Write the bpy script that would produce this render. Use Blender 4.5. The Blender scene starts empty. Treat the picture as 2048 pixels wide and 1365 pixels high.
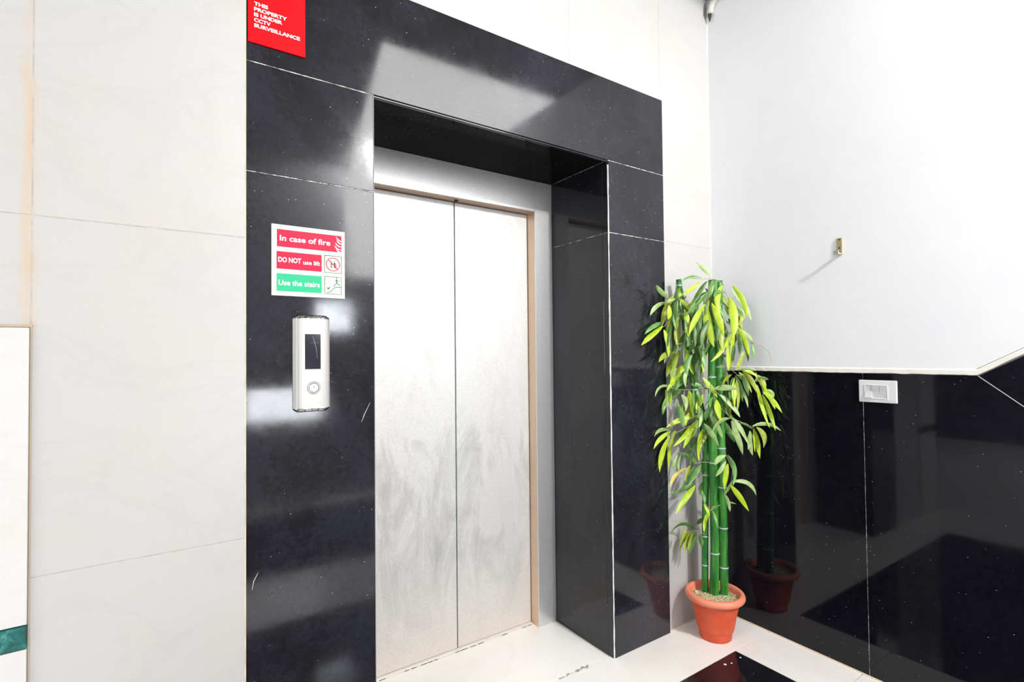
import bpy, bmesh, math, random
from mathutils import Vector, Matrix
random.seed(11)
S = bpy.context.scene
COL = S.collection

# ------------------------------------------------------------------ camera
cam = bpy.data.cameras.new('camera'); cam_o = bpy.data.objects.new('camera', cam); COL.objects.link(cam_o)
cam.sensor_width = 36.0; cam.lens = 36.0 * 1039.96 / 2048; cam.shift_y = 7.08 / 2048
cam.clip_start = 0.02
_r = Vector((0.8283024, -0.56018922, -0.01015729)); _u = Vector((-0.00296018, -0.02250418, 0.99974237)); _f = Vector((0.56027348, 0.82805893, 0.02029853))
M = Matrix((( _r.x, _u.x, -_f.x, -0.5671), (_r.y, _u.y, -_f.y, -1.6244), (_r.z, _u.z, -_f.z, 1.3041), (0, 0, 0, 1)))
cam_o.matrix_world = M
S.camera = cam_o

# ------------------------------------------------------------------ world, lights, exposure
S.view_settings.view_transform = 'Standard'; S.view_settings.look = 'None'
S.view_settings.gamma = 1.0; S.view_settings.use_curve_mapping = False
S.view_settings.exposure = 0.06
W = bpy.data.worlds.new('sky'); S.world = W; W.use_nodes = True
bg = W.node_tree.nodes['Background']; bg.inputs[0].default_value = (0.93, 0.96, 1.0, 1); bg.inputs[1].default_value = 4.0

def area(name, loc, target, sx, sy, watts, color):
    l = bpy.data.lights.new(name, 'AREA'); l.shape = 'RECTANGLE'; l.size = sx; l.size_y = sy; l.energy = watts; l.color = color
    o = bpy.data.objects.new(name, l); COL.objects.link(o); o.location = loc
    o.rotation_euler = (Vector(target) - Vector(loc)).to_track_quat('-Z', 'Y').to_euler()
    return o
# daylight through the tall stairwell window behind the camera
area('stairwell_daylight', (2.95, -4.36, 3.65), (2.95, -3.36, 3.55), 4.0, 3.3, 400, (1.0, 0.99, 0.975))
# unseen fill panel, added under the lobby ceiling to brighten the walls
area('lobby_fill_light', (-4.2, -1.5, 3.10), (-4.2, -1.5, 0), 1.8, 1.8, 235, (0.97, 0.985, 1.0))
# daylight behind the low window and the barred vent
area('low_window_daylight', (0.2, -3.62, 0.88), (0.2, 0, 0.88), 1.06, 0.34, 22, (0.92, 0.95, 1.0))
area('vent_daylight', (0.82, -3.62, 1.70), (0.82, 0, 1.70), 0.42, 0.34, 14, (0.90, 0.94, 1.0))
# bulb over the stair landing: the one crisp shadow, thrown along the right wall
_l = bpy.data.lights.new('stair_bulb', 'POINT'); _l.energy = 350; _l.shadow_soft_size = 0.07; _l.color = (1.0, 0.98, 0.95)
_o = bpy.data.objects.new('stair_bulb', _l); COL.objects.link(_o); _o.location = (1.19, -2.98, 3.17)

# ------------------------------------------------------------------ materials
def mat(name, color, rough=0.5, metal=0.0, spec=0.5):
    m = bpy.data.materials.new(name); m.use_nodes = True
    b = m.node_tree.nodes['Principled BSDF']
    b.inputs['Base Color'].default_value = (*color, 1); b.inputs['Roughness'].default_value = rough
    b.inputs['Metallic'].default_value = metal; b.inputs['Specular IOR Level'].default_value = spec
    return m
class N:
    def __init__(s, m): s.t = m.node_tree; s.b = s.t.nodes['Principled BSDF']; s.tc = s.t.nodes.new('ShaderNodeTexCoord'); s.gm = s.t.nodes.new('ShaderNodeNewGeometry')
    def map(s, scale=(1, 1, 1), loc=(0, 0, 0), rot=(0, 0, 0)):
        n = s.t.nodes.new('ShaderNodeMapping'); n.inputs['Scale'].default_value = scale; n.inputs['Location'].default_value = loc; n.inputs['Rotation'].default_value = rot
        s.t.links.new(s.gm.outputs['Position'], n.inputs[0]); return n.outputs[0]
    def noise(s, vec, scale, detail=4, rough=0.55, dist=0.0):
        n = s.t.nodes.new('ShaderNodeTexNoise'); n.inputs['Scale'].default_value = scale; n.inputs['Detail'].default_value = detail
        n.inputs['Roughness'].default_value = rough; n.inputs['Distortion'].default_value = dist
        s.t.links.new(vec, n.inputs['Vector']); return n.outputs[0]
    def voro(s, vec, scale, feature='F1'):
        n = s.t.nodes.new('ShaderNodeTexVoronoi'); n.feature = feature; n.inputs['Scale'].default_value = scale
        s.t.links.new(vec, n.inputs['Vector']); return n.outputs[0]
    def ramp(s, v, stops):
        n = s.t.nodes.new('ShaderNodeValToRGB'); e = n.color_ramp.elements
        while len(e) < len(stops): e.new(0.5)
        for el, (p, c) in zip(e, stops):
            el.position = p; el.color = (*c, 1) if isinstance(c, tuple) else (c, c, c, 1)
        s.t.links.new(v, n.inputs[0]); return n.outputs[0]
    def mix(s, f, a, b, mode='MIX'):
        n = s.t.nodes.new('ShaderNodeMix'); n.data_type = 'RGBA'; n.blend_type = mode
        for v, i in ((f, 0), (a, 6), (b, 7)):
            if isinstance(v, (int, float)): n.inputs[i].default_value = v if i == 0 else (v, v, v, 1)
            elif isinstance(v, tuple): n.inputs[i].default_value = (*v, 1)
            else: s.t.links.new(v, n.inputs[i])
        return n.outputs[2]
    def math(s, op, a, b=0.0, c=0.0):
        n = s.t.nodes.new('ShaderNodeMath'); n.operation = op
        for i, v in enumerate((a, b, c)):
            if isinstance(v, (int, float)): n.inputs[i].default_value = v
            else: s.t.links.new(v, n.inputs[i])
        return n.outputs[0]
    def xyz(s):
        n = s.t.nodes.new('ShaderNodeSeparateXYZ'); s.t.links.new(s.gm.outputs['Position'], n.inputs[0]); return n.outputs
    def bump(s, h, strength, dist=0.002):
        n = s.t.nodes.new('ShaderNodeBump'); n.inputs['Strength'].default_value = strength; n.inputs['Distance'].default_value = dist
        s.t.links.new(h, n.inputs['Height']); s.t.links.new(n.outputs[0], s.b.inputs['Normal'])
    def col(s, v): s.t.links.new(v, s.b.inputs['Base Color'])
    def rough(s, v): s.t.links.new(v, s.b.inputs['Roughness'])

def marble(name, base, warm, vein, stain=False, rough=0.38):
    m = mat(name, base, rough); n = N(m)
    a = n.noise(n.map((1, 1, 1)), 2.6, 6, 0.62, 0.6)
    c = n.mix(n.ramp(a, [(0.45, 0.0), (0.78, 1.0)]), base, warm)
    v = n.noise(n.map((1, 1, 1.8), (3, 1, 7), (0.3, 0.5, 0.2)), 2.2, 8, 0.62, 0.8)
    c = n.mix(n.ramp(v, [(0.46, 0.0), (0.5, 0.13), (0.54, 0.0)]), c, vein)
    sp = n.noise(n.map((3, 3, 1)), 4.0, 5, 0.7)
    c = n.mix(n.ramp(sp, [(0.64, 0.0), (0.76, 0.5)]), c, (base[0], base[1] * .84, base[2] * .68))
    g = n.noise(n.map(), 220, 2)
    c = n.mix(0.06, c, g, 'MULTIPLY')
    if stain:                                            # rust that has run down the open joint beside the green band
        x, y, z = n.xyz()
        w = n.noise(n.map((1, 1, 0.35)), 22, 5, 0.6)
        d = n.math('ABSOLUTE', n.math('ADD', n.math('SUBTRACT', x, -0.822), n.math('MULTIPLY', n.math('SUBTRACT', w, 0.5), 0.035)))
        f = n.math('MULTIPLY', n.ramp(d, [(0.0, 0.8), (0.006, 0.55), (0.020, 0.0)]), n.ramp(n.noise(n.map((1, 1, .5), (5, 5, 5)), 9, 3), [(0.35, 0.0), (0.62, 0.8)]))
        f = n.math('MULTIPLY', f, n.ramp(n.math('MULTIPLY', z, 0.3), [(0.40, 0.0), (0.415, 1.0)]))
        c = n.mix(f, c, (0.50, 0.36, 0.20))
    n.col(c); n.bump(g, 0.08); return m
WALL_M = marble('white_wall_marble', (0.465, 0.461, 0.453), (0.475, 0.445, 0.41), (0.36, 0.35, 0.34), True)
PANEL_M = marble('bright_panel_marble', (0.58, 0.575, 0.56), (0.58, 0.55, 0.51), (0.47, 0.43, 0.39), rough=0.3)
FLOOR_M = marble('floor_marble', (0.84, 0.82, 0.79), (0.86, 0.81, 0.74), (0.68, 0.64, 0.60), rough=0.22)

def granite(name, base, rough, dust):
    m = mat(name, base, rough); n = N(m)
    g = n.noise(n.map(), 55, 6, 0.7)
    c = n.mix(n.ramp(g, [(0.35, 0.0), (0.75, 1.0)]), tuple(v * 0.55 for v in base), tuple(v * 1.7 for v in base))
    haze = n.ramp(n.noise(n.map((1, 1, 1), (2, 4, 1)), 3.2, 6, 0.65, 0.4), [(0.38, 0.0), (0.70, 1.0)])
    c = n.mix(n.math('MULTIPLY', haze, dust), c, (0.28, 0.29, 0.40))
    fl = n.voro(n.map(), 62); keep = n.ramp(n.noise(n.map((1, 1, 1), (9, 2, 4)), 24, 2), [(0.53, 0.0), (0.60, 1.0)])
    c = n.mix(n.math('MULTIPLY', n.ramp(fl, [(0.045, 1.0), (0.080, 0.0)]), keep), c, (0.75, 0.75, 0.78))
    n.col(c)
    sm = n.noise(n.map((1, 1, 1), (1, 1, 1)), 7, 6, 0.7)
    n.rough(n.math('ADD', rough, n.math('MULTIPLY', n.ramp(sm, [(0.35, 0.0), (0.85, 1.0)]), 0.09)))
    return m
GRAN = granite('black_granite', (0.009, 0.009, 0.012), 0.06, 0.05)
GRAN_IN = granite('black_granite_polished', (0.007, 0.007, 0.010), 0.03, 0.02)
GRAN_DADO = granite('black_granite_dado', (0.004, 0.004, 0.007), 0.025, 0.008); GRAN_DADO.node_tree.nodes['Principled BSDF'].inputs['Specular IOR Level'].default_value = 0.33
GRAN_SOFFIT = granite('black_granite_soffit', (0.005, 0.005, 0.006), 0.05, 0.0); GRAN_SOFFIT.node_tree.nodes['Principled BSDF'].inputs['IOR'].default_value = 1.07

def steel(name, color, rough, dots=True, grime=True, metal=0.6):
    m = mat(name, color, rough, metal); n = N(m)
    c = color
    x, y, z = n.xyz()
    if grime:
        s = n.noise(n.map((2.2, 2.2, 0.8)), 3.4, 7, 0.68, 0.7)
        f = n.math('MULTIPLY', n.ramp(s, [(0.44, 0.0), (0.66, 0.65)]), n.ramp(z, [(0.10, 0.25), (0.40, 1.0), (0.95, 1.0), (1.0, 0.30)]))
        c = n.mix(f, color, tuple(v * 0.60 for v in color))
        lo = n.ramp(n.math('MULTIPLY', z, 1.0), [(0.0, 0.75), (0.10, 0.30), (0.45, 0.0)])
        c = n.mix(lo, c, (0.86, 0.76, 0.66))
        n.rough(n.math('ADD', rough, n.math('MULTIPLY', f, 0.2)))
    if dots:
        v = n.voro(n.map((1, 0.001, 1), rot=(0, math.radians(45), 0)), 165)
        n.bump(v, 0.22, 0.0006)
        c = n.mix(n.ramp(v, [(0.1, 0.0), (0.6, 0.16)]), c, (0.25, 0.25, 0.25))
    if not isinstance(c, tuple): n.col(c)
    return m
DOOR_S = steel('linen_stainless_steel', (0.72, 0.72, 0.71), 0.66)
FRAME_S = steel('frame_stainless_steel', (0.78, 0.78, 0.78), 0.36, grime=False, metal=0.7)
TAN_S = steel('grimy_return_steel', (0.78, 0.58, 0.42), 0.38, False, False)
CHROME = mat('worn_chrome', (0.55, 0.56, 0.58), 0.16, 1.0)
_n = N(CHROME); _n.col(_n.ramp(_n.noise(_n.map(), 190, 4, 0.7), [(0.40, 0.02), (0.55, 0.75)]))
ALU = mat('sill_aluminium', (0.72, 0.70, 0.67), 0.5, 0.3)
DARK = mat('dark_gap', (0.01, 0.01, 0.01), 0.8)
PLASTER = mat('white_wall_paint', (0.84, 0.85, 0.87), 0.62)
_n = N(PLASTER); _g = _n.noise(_n.map(), 7, 5, 0.6)
_n.col(_n.mix(_n.ramp(_g, [(0.35, 0.0), (0.75, 1.0)]), (0.77, 0.78, 0.80), (0.80, 0.805, 0.815))); _n.bump(_n.noise(_n.map(), 5, 3), 0.10, 0.006)
CREAM = mat('cream_ledge_paint', (0.80, 0.77, 0.70), 0.6)
GROUT = mat('pale_grout', (0.62, 0.58, 0.55), 0.8)
_n = N(GROUT); _n.col(_n.mix(_n.ramp(_n.noise(_n.map(), 45, 4, 0.7), [(0.42, 0.0), (0.62, 1.0)]), (0.10, 0.09, 0.09), (0.72, 0.68, 0.66)))
WGROUT = mat('marble_joint_filler', (0.55, 0.49, 0.46), 0.85)
_n = N(WGROUT); _n.col(_n.mix(_n.ramp(_n.noise(_n.map(), 25, 4, 0.7), [(0.35, 0.0), (0.65, 1.0)]), (0.34, 0.31, 0.29), (0.46, 0.44, 0.42)))
ADHES = mat('yellowed_adhesive', (0.72, 0.58, 0.38), 0.8)
CAULK = mat('white_caulk', (0.86, 0.86, 0.85), 0.5)
TANC = mat('tan_caulk', (0.72, 0.58, 0.42), 0.8)
DARKWALL = mat('dark_lobby_wall', (0.10, 0.10, 0.12), 0.5)
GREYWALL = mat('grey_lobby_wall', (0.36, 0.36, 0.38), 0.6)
CEILM = mat('ceiling_paint', (0.42, 0.42, 0.43), 0.8)
GREEN_M = mat('green_marble', (0.0, 0.10, 0.085), 0.2)
_n = N(GREEN_M); _n.col(_n.ramp(_n.noise(_n.map(), 32, 6, 0.7, 0.8), [(0.35, (0.0, 0.03, 0.03)), (0.55, (0.0, 0.12, 0.105)), (0.78, (0.10, 0.30, 0.25))]))

# ------------------------------------------------------------------ helpers
def obj(name, bm, m, parent=None, smooth=False, world=True):
    me = bpy.data.meshes.new(name)
    bmesh.ops.recalc_face_normals(bm, faces=bm.faces[:])
    bm.to_mesh(me); bm.free()
    if smooth:
        for p in me.polygons: p.use_smooth = True
    for mm in (m if isinstance(m, (list, tuple)) else [m]): me.materials.append(mm)
    o = bpy.data.objects.new(name, me); COL.objects.link(o)
    if parent is not None: attach(o, parent)
    return o
def origin(p):
    v = Vector((0, 0, 0))
    while p is not None: v = v + p.location; p = p.parent
    return v
def attach(o, parent):
    o.parent = parent; o.location = o.location - origin(parent)
def tag(o, label=None, cat=None, group=None, kind=None):
    for k, v in (('label', label), ('category', cat), ('group', group), ('kind', kind)):
        if v: o[k] = v
    return o
def thing(name, label, cat, loc=(0, 0, 0), group=None, kind=None):
    o = bpy.data.objects.new(name, None); COL.objects.link(o); o.location = loc; o.empty_display_size = 0.05
    return tag(o, label, cat, group, kind)
def box(bm, a, b, bev=0.0, seg=1):
    t = bmesh.new()
    bmesh.ops.create_cube(t, size=1)
    for v in t.verts:
        v.co = Vector([(a[i] + b[i]) / 2 + v.co[i] * (b[i] - a[i]) for i in range(3)])
    if bev: bmesh.ops.bevel(t, geom=t.edges[:], offset=bev, segments=seg, profile=0.5, affect='EDGES')
    me = bpy.data.meshes.new('tmp'); t.to_mesh(me); t.free(); bm.from_mesh(me); bpy.data.meshes.remove(me)
    return bm
def bx(a, b, bev=0.0, seg=1): return box(bmesh.new(), a, b, bev, seg)
def prism(pts, axis, lo, hi, bm=None):
    """polygon pts (2-D) in the plane across axis, extruded lo..hi"""
    bm = bm or bmesh.new()
    def P(p, h): return {'x': (h, p[0], p[1]), 'y': (p[0], h, p[1]), 'z': (p[0], p[1], h)}[axis]
    a = [bm.verts.new(P(p, lo)) for p in pts]; b = [bm.verts.new(P(p, hi)) for p in pts]
    bm.faces.new(a); bm.faces.new(b[::-1])
    for i in range(len(pts)):
        j = (i + 1) % len(pts); bm.faces.new((a[i], b[i], b[j], a[j]))
    return bm
def tube(pts, radii, n=8, bm=None, cap=True):
    bm = bm or bmesh.new(); rings = []
    pts = [Vector(p) for p in pts]
    if isinstance(radii, (int, float)): radii = [radii] * len(pts)
    prev = None
    for i, p in enumerate(pts):
        t = (pts[min(i + 1, len(pts) - 1)] - pts[max(i - 1, 0)]).normalized()
        if prev is None: s = t.cross(Vector((0.3, 0.9, 0.31))).normalized()
        else: s = (prev - t * prev.dot(t)).normalized()
        prev = s; u = t.cross(s)
        rings.append([bm.verts.new(p + (s * math.cos(k * 2 * math.pi / n) + u * math.sin(k * 2 * math.pi / n)) * radii[i]) for k in range(n)])
    for a, b in zip(rings, rings[1:]):
        for k in range(n): bm.faces.new((a[k], a[(k + 1) % n], b[(k + 1) % n], b[k]))
    if cap: bm.faces.new(rings[0][::-1]); bm.faces.new(rings[-1])
    return bm
def lathe(prof, c, n=40, bm=None):
    bm = bm or bmesh.new(); rings = []
    for r, z in prof:
        rings.append([bm.verts.new((c[0] + r * math.cos(k * 2 * math.pi / n), c[1] + r * math.sin(k * 2 * math.pi / n), c[2] + z)) for k in range(n)])
    for a, b in zip(rings, rings[1:]):
        for k in range(n): bm.faces.new((a[k], a[(k + 1) % n], b[(k + 1) % n], b[k]))
    bm.faces.new(rings[0][::-1]); bm.faces.new(rings[-1])
    return bm
def text_mesh(name, body, m, parent, left, baseline, cap_h, width, y, bold=0.0, depth=0.0006):
    """white print on a board that faces -y: left edge, baseline height, capital height and line width in metres"""
    cu = bpy.data.curves.new('t', 'FONT'); cu.body = body; cu.size = 1.0; cu.offset = bold; cu.extrude = 0.0; cu.resolution_u = 3
    t = bpy.data.objects.new('t', cu); COL.objects.link(t)
    dg = bpy.context.evaluated_depsgraph_get(); me = bpy.data.meshes.new_from_object(t.evaluated_get(dg))
    bpy.data.objects.remove(t); bpy.data.curves.remove(cu)
    x0 = min(v.co.x for v in me.vertices); x1 = max(v.co.x for v in me.vertices)
    kx = width / (x1 - x0); kz = cap_h / 0.70
    for v in me.vertices: v.co = Vector((left + (v.co.x - x0) * kx, y, baseline + v.co.y * kz))
    me.name = name; me.materials.append(m)
    o = bpy.data.objects.new(name, me); COL.objects.link(o); attach(o, parent); return o

# ================================================================== THE SETTING
H = 3.14            # ceiling height
XL, XR, OW, ZO, ZT, ZJ = -0.369, 1.408, 1.043, 2.150, 2.510, 1.834    # granite surround
D1, D2 = 0.390, 0.452                                                  # steel frame face, door face
XW = 1.7927         # right wall
G = 0.0016          # half a joint

# ---- floor: slabs as pieces
floor = thing('floor', 'white marble floor with black granite insets and thin joints', 'floor', kind='structure')
fb = bx((-5.6, -7.0, -0.12), (XW + 0.1, 4.2, -0.012)); obj('floor_bed', fb, WGROUT, floor)
def slab(x0, y0, x1, y1, m=None, name='marble_slab', top=0.0):
    obj(name, bx((x0 + G, y0 + G, -0.03), (x1 - G, y1 - G, top), 0.0008), m or FLOOR_M, floor)
slab(0.0, 0.031, OW, 0.47)                                   # threshold slab inside the recess
slab(-1.15, -0.257, 0.62, 0.031); slab(0.62, -0.257, XW, 0.031)
slab(1.522, -0.648, XW, -0.257); slab(1.522, -1.9, XW, -0.648); slab(1.522, -4.6, XW, -1.9)
slab(-0.53, -1.15, 1.522, -0.257, GRAN_IN, 'granite_inset')
slab(-0.53, -3.1, 1.522, -1.76, GRAN_IN, 'granite_inset')
slab(-0.53, -1.76, 0.5, -1.15); slab(0.5, -1.76, 1.522, -1.15); slab(-0.53, -4.6, 1.522, -3.1)
for i, (x0, x1) in enumerate(((-1.9, -0.53), (-3.6, -1.9), (-5.6, -3.6))):
    for y0, y1 in ((-7.0, -4.6), (-4.6, -2.4), (-2.4, -0.257)): slab(x0, y0, x1, y1)
slab(-0.53, -7.0, XW, -4.6)
for x0, x1 in ((-2.6, -1.15), (-4.1, -2.6), (-5.6, -4.1)):
    for y0, y1 in ((-0.257, 1.4), (1.4, 4.2)): slab(x0, y0, x1, y1)
# brown scuff left in the joint before the threshold
sc = bmesh.new()
for k in range(16):
    x = 0.770 + 0.010 * k + random.uniform(-.003, .003); y = 0.031 + random.uniform(-.006, .003); r = random.uniform(.003, .010) * (1 if k > 8 else .6)
    lathe([(r, 0.0), (r * .8, 0.0006)], (x, y, 0.0), 7, sc)
for x, y, r in ((1.395, -0.292, 0.006), (1.425, -0.302, 0.004), (1.492, -0.300, 0.004)):
    obj('paint_drop', lathe([(r, 0.0), (r * .7, 0.0008)], (x, y, 0.0), 10), CAULK, floor)
o = obj('cement_smear', sc, mat('grey_cement_smear', (0.34, 0.29, 0.25), 0.9), floor)
tag(o, kind='stuff')

# ---- elevator wall
wall = thing('wall_back', 'white marble wall around the lift with joints and rust stains', 'wall', kind='structure')
core = bmesh.new()
box(core, (-1.15, -0.0034, 0.0), (XL, 0.60, H)); box(core, (XR, 0.0152, 0.0), (XW + 0.012, 0.60, H)); box(core, (XL, 0.0152, ZT), (XR, 0.60, H))
box(core, (OW + 0.02, 0.034, 0.0), (XR - 0.02, 0.60, ZT - 0.02)); box(core, (XL + 0.02, 0.034, 0.0), (-0.02, 0.60, ZT - 0.02)); box(core, (-0.02, 0.034, ZO + 0.02), (OW + 0.02, 0.60, ZT - 0.02))
obj('masonry', core, WGROUT, wall)
def wslab(x0, z0, x1, z1, y=-0.004, m=None, name='marble_slab', g=G, back=None):
    return obj(name, bx((x0 + g, y, z0 + g), (x1 - g, back if back is not None else y + 0.026, z1 - g), 0.0012), m or WALL_M, wall)
# left of the surround
g = 0.0007
wslab(-0.815, 1.641, XL, H, g=g); wslab(-0.815, 0.803, XL, 1.641, g=g); wslab(-0.815, 0.0, XL, 0.803, g=g)
wslab(-1.15, 1.641, -0.815, H, g=g); wslab(-1.15, 1.384, -0.815, 1.641, g=g)
# brighter panel that stands proud, with its green band
wslab(-1.15, 0.700, -0.8155, 1.380, -0.012, PANEL_M, back=0.022)
wslab(-1.15, 0.648, -0.8155, 0.699, -0.012, GREEN_M, 'green_marble_band', g=0.0004, back=0.022)
wslab(-1.15, 0.0, -0.8155, 0.647, -0.012, PANEL_M, back=0.022)
gr = bmesh.new(); box(gr, (-0.8160, -0.006, 0.0), (-0.8125, 0.0, 1.386)); box(gr, (-1.15, -0.0065, 1.380), (-0.8125, 0.0, 1.3865))
obj('dirty_joint', gr, mat('dirty_joint_filler', (0.40, 0.33, 0.25), 0.9), wall)
# ragged strip of yellowed adhesive along the surround
ad = bmesh.new(); zz = 0.0; prev = None
while zz < H:
    w = 0.0008 + random.random() * 0.0022
    a = ad.verts.new((XL + 0.0006, -0.0044, zz)); b = ad.verts.new((XL - w, -0.0044, zz)); c = ad.verts.new((XL + 0.0006, 0.004, zz))
    if prev: ad.faces.new((prev[0], prev[1], b, a)); ad.faces.new((prev[0], a, c, prev[2]))
    prev = (a, b, c); zz += random.uniform(0.012, 0.035)
obj('adhesive_edge', ad, ADHES, wall)
# above and right of the surround
TM = 0.0144
g = 0.0004
wslab(XL, ZT, 0.845, H, TM, back=0.034, g=g); wslab(0.845, ZT, XR, H, TM, back=0.034, g=g)
wslab(XR, 1.842, XW, H, TM, back=0.034, g=g); wslab(XR, 0.0, XW, 1.842, TM, back=0.034, g=g)
o = obj('adhesive_edge', bx((XR, 0.006, 0.0), (XR + 0.0022, TM - 0.0006, ZT)), ADHES, wall)
o = obj('adhesive_edge', bx((XL, 0.004, ZT), (XR, TM - 0.0006, ZT + 0.002)), ADHES, wall)
cb = bmesh.new(); tube([(XW - 0.001, TM - 0.001, 0.0 + i * 0.1) for i in range(32)], [0.0035 + 0.0016 * random.random() for i in range(32)], 6, cb)
obj('caulk_bead', cb, CAULK, wall)
obj('floor_joint', bx((XR, TM - 0.005, 0.0), (XW, TM, 0.004)), TANC, wall)

# ---- granite surround
sur = thing('trim_1', 'polished black granite surround framing the lift doorway', 'surround', kind='structure')
def gslab(a, b, m=GRAN, bev=0.0012): return obj('granite_slab', bx(a, b, bev), m, sur)
j = 0.0013
gslab((XL, 0.0, ZO + j), (XR, 0.034, ZT))                                   # lintel
gslab((XL, 0.0, ZJ + j), (0.0, 0.034, ZO - j)); gslab((XL, 0.0, 0.0), (0.0, 0.034, ZJ - j))
gslab((OW + 0.006, 0.0, ZJ + j), (XR, 0.034, ZO - j)); gslab((OW + 0.006, 0.0, 0.0), (XR, 0.034, ZJ - j))
# reveals and soffit
for x0, x1 in ((-0.02, 0.0), (OW, OW + 0.02)):
    y0 = 0.0345 if x0 < 0 else 0.004
    if x0 > 0:
        gslab((x0, 0.0045, ZJ + j), (x1 - 0.0145, 0.0345, ZO - j), GRAN_IN); gslab((x0, 0.0045, 0.0), (x1 - 0.0145, 0.0345, ZJ - j), GRAN_IN)
    gslab((x0, 0.0345, ZJ + j), (x1, D1, ZO - j), GRAN_IN); gslab((x0, 0.0345, 0.0), (x1, D1, ZJ - j), GRAN_IN)
gslab((-0.02, 0.012, ZO), (OW + 0.02, D1 + 0.06, ZO + 0.0195), GRAN_SOFFIT)
gslab((0.0, 0.0, ZO - 0.0085), (OW, 0.011, ZO - 0.0005), GRAN_IN, 0.002)   # polished lip below the lintel
# grout lines, a hair behind the faces
gl = bmesh.new()
for z, x0, x1 in ((ZO, XL + 0.001, -0.0005), (ZJ, XL + 0.001, -0.0005), (ZO, OW + 0.006, XR - 0.001), (ZJ, OW + 0.006, XR - 0.001)):
    box(gl, (x0, 0.0005, z - j), (x1, 0.030, z + j))
for z in (ZJ, ZO - 0.0005): box(gl, (OW + 0.0004, 0.006, z - j * .8), (OW + 0.0052, D1 - 0.001, z + j * .8))
obj('grout_line', gl, GROUT, sur)
# pale, chipped bead down the outer corner of the right reveal
cbm = bmesh.new(); zs = [0.0 + i * 0.03 for i in range(72)]
tube([(OW + 0.0030 + random.uniform(-.0006, .0006), 0.0018, min(z, ZO)) for z in zs], [0.0022 + random.random() * 0.0014 for z in zs], 6, cbm)
obj('corner_bead', cbm, mat('chipped_corner_filler', (0.74, 0.72, 0.72), 0.7), sur)
lb = bmesh.new(); tube([(0.001, 0.0008, z) for z in (0.0, 1.0, ZO)], 0.0012, 6, lb); obj('corner_bead', lb, mat('grey_corner_filler', (0.30, 0.30, 0.32), 0.6), sur)
obj('floor_joint', bx((OW, 0.005, 0.0), (OW + 0.004, D1, 0.003)), TANC, sur)
# scratches on the left column
for pts in ([(-0.0145, -.0004, 1.158), (-0.034, -.0004, 1.120), (-0.042, -.0004, 1.098)], [(-0.337, -.0004, 0.700), (-0.349, -.0004, 0.678), (-0.353, -.0004, 0.655)]):
    obj('scratch', tube(pts, [0.0004, 0.0010, 0.0004], 5), mat('scratch_white', (0.6, 0.6, 0.58), 0.7), sur)

# ---- lift door
XI0, XI1, SEAM = 0.107, 0.936, 0.5306
door = thing('door_1', 'closed two leaf stainless steel lift door in a steel frame', 'lift door', (0, D1, 0), kind='structure')
jw = bmesh.new()
obj('jamb', bx((XI1, D1, 0.0), (OW - 0.0006, D1 + 0.02, 2.0), 0.0015), FRAME_S, door)
obj('jamb', bx((0.0006, D1, 0.0), (XI0, D1 + 0.02, 2.0), 0.0015), FRAME_S, door)
obj('jamb', bx((XI1, D1, 2.0), (OW - 0.0006, D1 + 0.02, ZO - 0.001), 0.001), FRAME_S, door)
obj('jamb', bx((0.0006, D1, 2.0), (XI0, D1 + 0.02, ZO - 0.001), 0.001), FRAME_S, door)
obj('header', bx((XI0 + 0.0008, D1, 2.0), (XI1 - 0.0008, D1 + 0.02, ZO - 0.001), 0.001), FRAME_S, door)
obj('frame_return', bx((XI1 + 0.0005, D1 + 0.0205, 0.0), (XI1 + 0.03, D2 + 0.06, 2.0)), TAN_S, door)
obj('frame_return', bx((XI1 - 0.0001, D1 + 0.003, 0.0), (XI1 + 0.0004, D2 + 0.06, 1.9995)), TAN_S, door)
obj('frame_return', bx((XI0 - 0.03, D1 + 0.0205, 0.0), (XI0, D2 + 0.06, 2.0)), TAN_S, door)
hd = bx((XI0, D1 + 0.0205, 2.0005), (XI1, D2 + 0.06, 2.03)); obj('frame_return', hd, TAN_S, door)
hd = bx((XI0, D1 + 0.002, 1.9992), (XI1, D2 + 0.06, 1.99985)); obj('frame_return', hd, mat('grimy_header_underside', (0.50, 0.37, 0.27), 0.5, 0.6), door)
for x0, x1 in ((XI0 - 0.01, SEAM - 0.0024), (SEAM + 0.0024, XI1 - 0.002)):
    obj('door_leaf', bx((x0, D2, 0.0065), (x1, D2 + 0.03, 1.9965), 0.0015), DOOR_S, door)
obj('shaft_gap', bx((XI0 - 0.02, D2 + 0.031, 0.0), (XI1 + 0.02, D2 + 0.05, 2.0)), DARK, door)
sl = bmesh.new(); box(sl, (XI0, D2 - 0.018, 0.0), (XI1, D2 + 0.03, 0.0055), 0.0008)
obj('sill', sl, ALU, door)
gp = bmesh.new()
for k in range(26):
    x = XI0 + 0.02 + k * 0.031 + random.uniform(-.01, .01)
    if random.random() < .55: box(gp, (x, D2 - 0.0195, 0.0003), (x + random.uniform(.008, .03), D2 - 0.0175, 0.002))
obj('sill_dash', gp, mat('black_sill_dash', (0.05, 0.045, 0.04), 0.9), door)  # short black dashes along the front edge of the sill
obj('guide_bolt', lathe([(0.009, 0.0), (0.009, 0.003), (0.006, 0.004)], (SEAM - 0.004, D1 + 0.035, 1.9945), 12), DARK, door)
jl = bmesh.new(); box(jl, (XI1 - 0.0008, D1 + 0.001, 2.0), (XI1 + 0.0008, D1 + 0.004, ZO - 0.001)); obj('header_joint', jl, mat('brown_joint', (0.22, 0.14, 0.09), 0.8), door)
obj('shaft_wall', bx((-0.1, D2 + 0.06, 0.0), (OW + 0.1, D2 + 0.09, 2.3)), DARK, wall)

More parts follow.
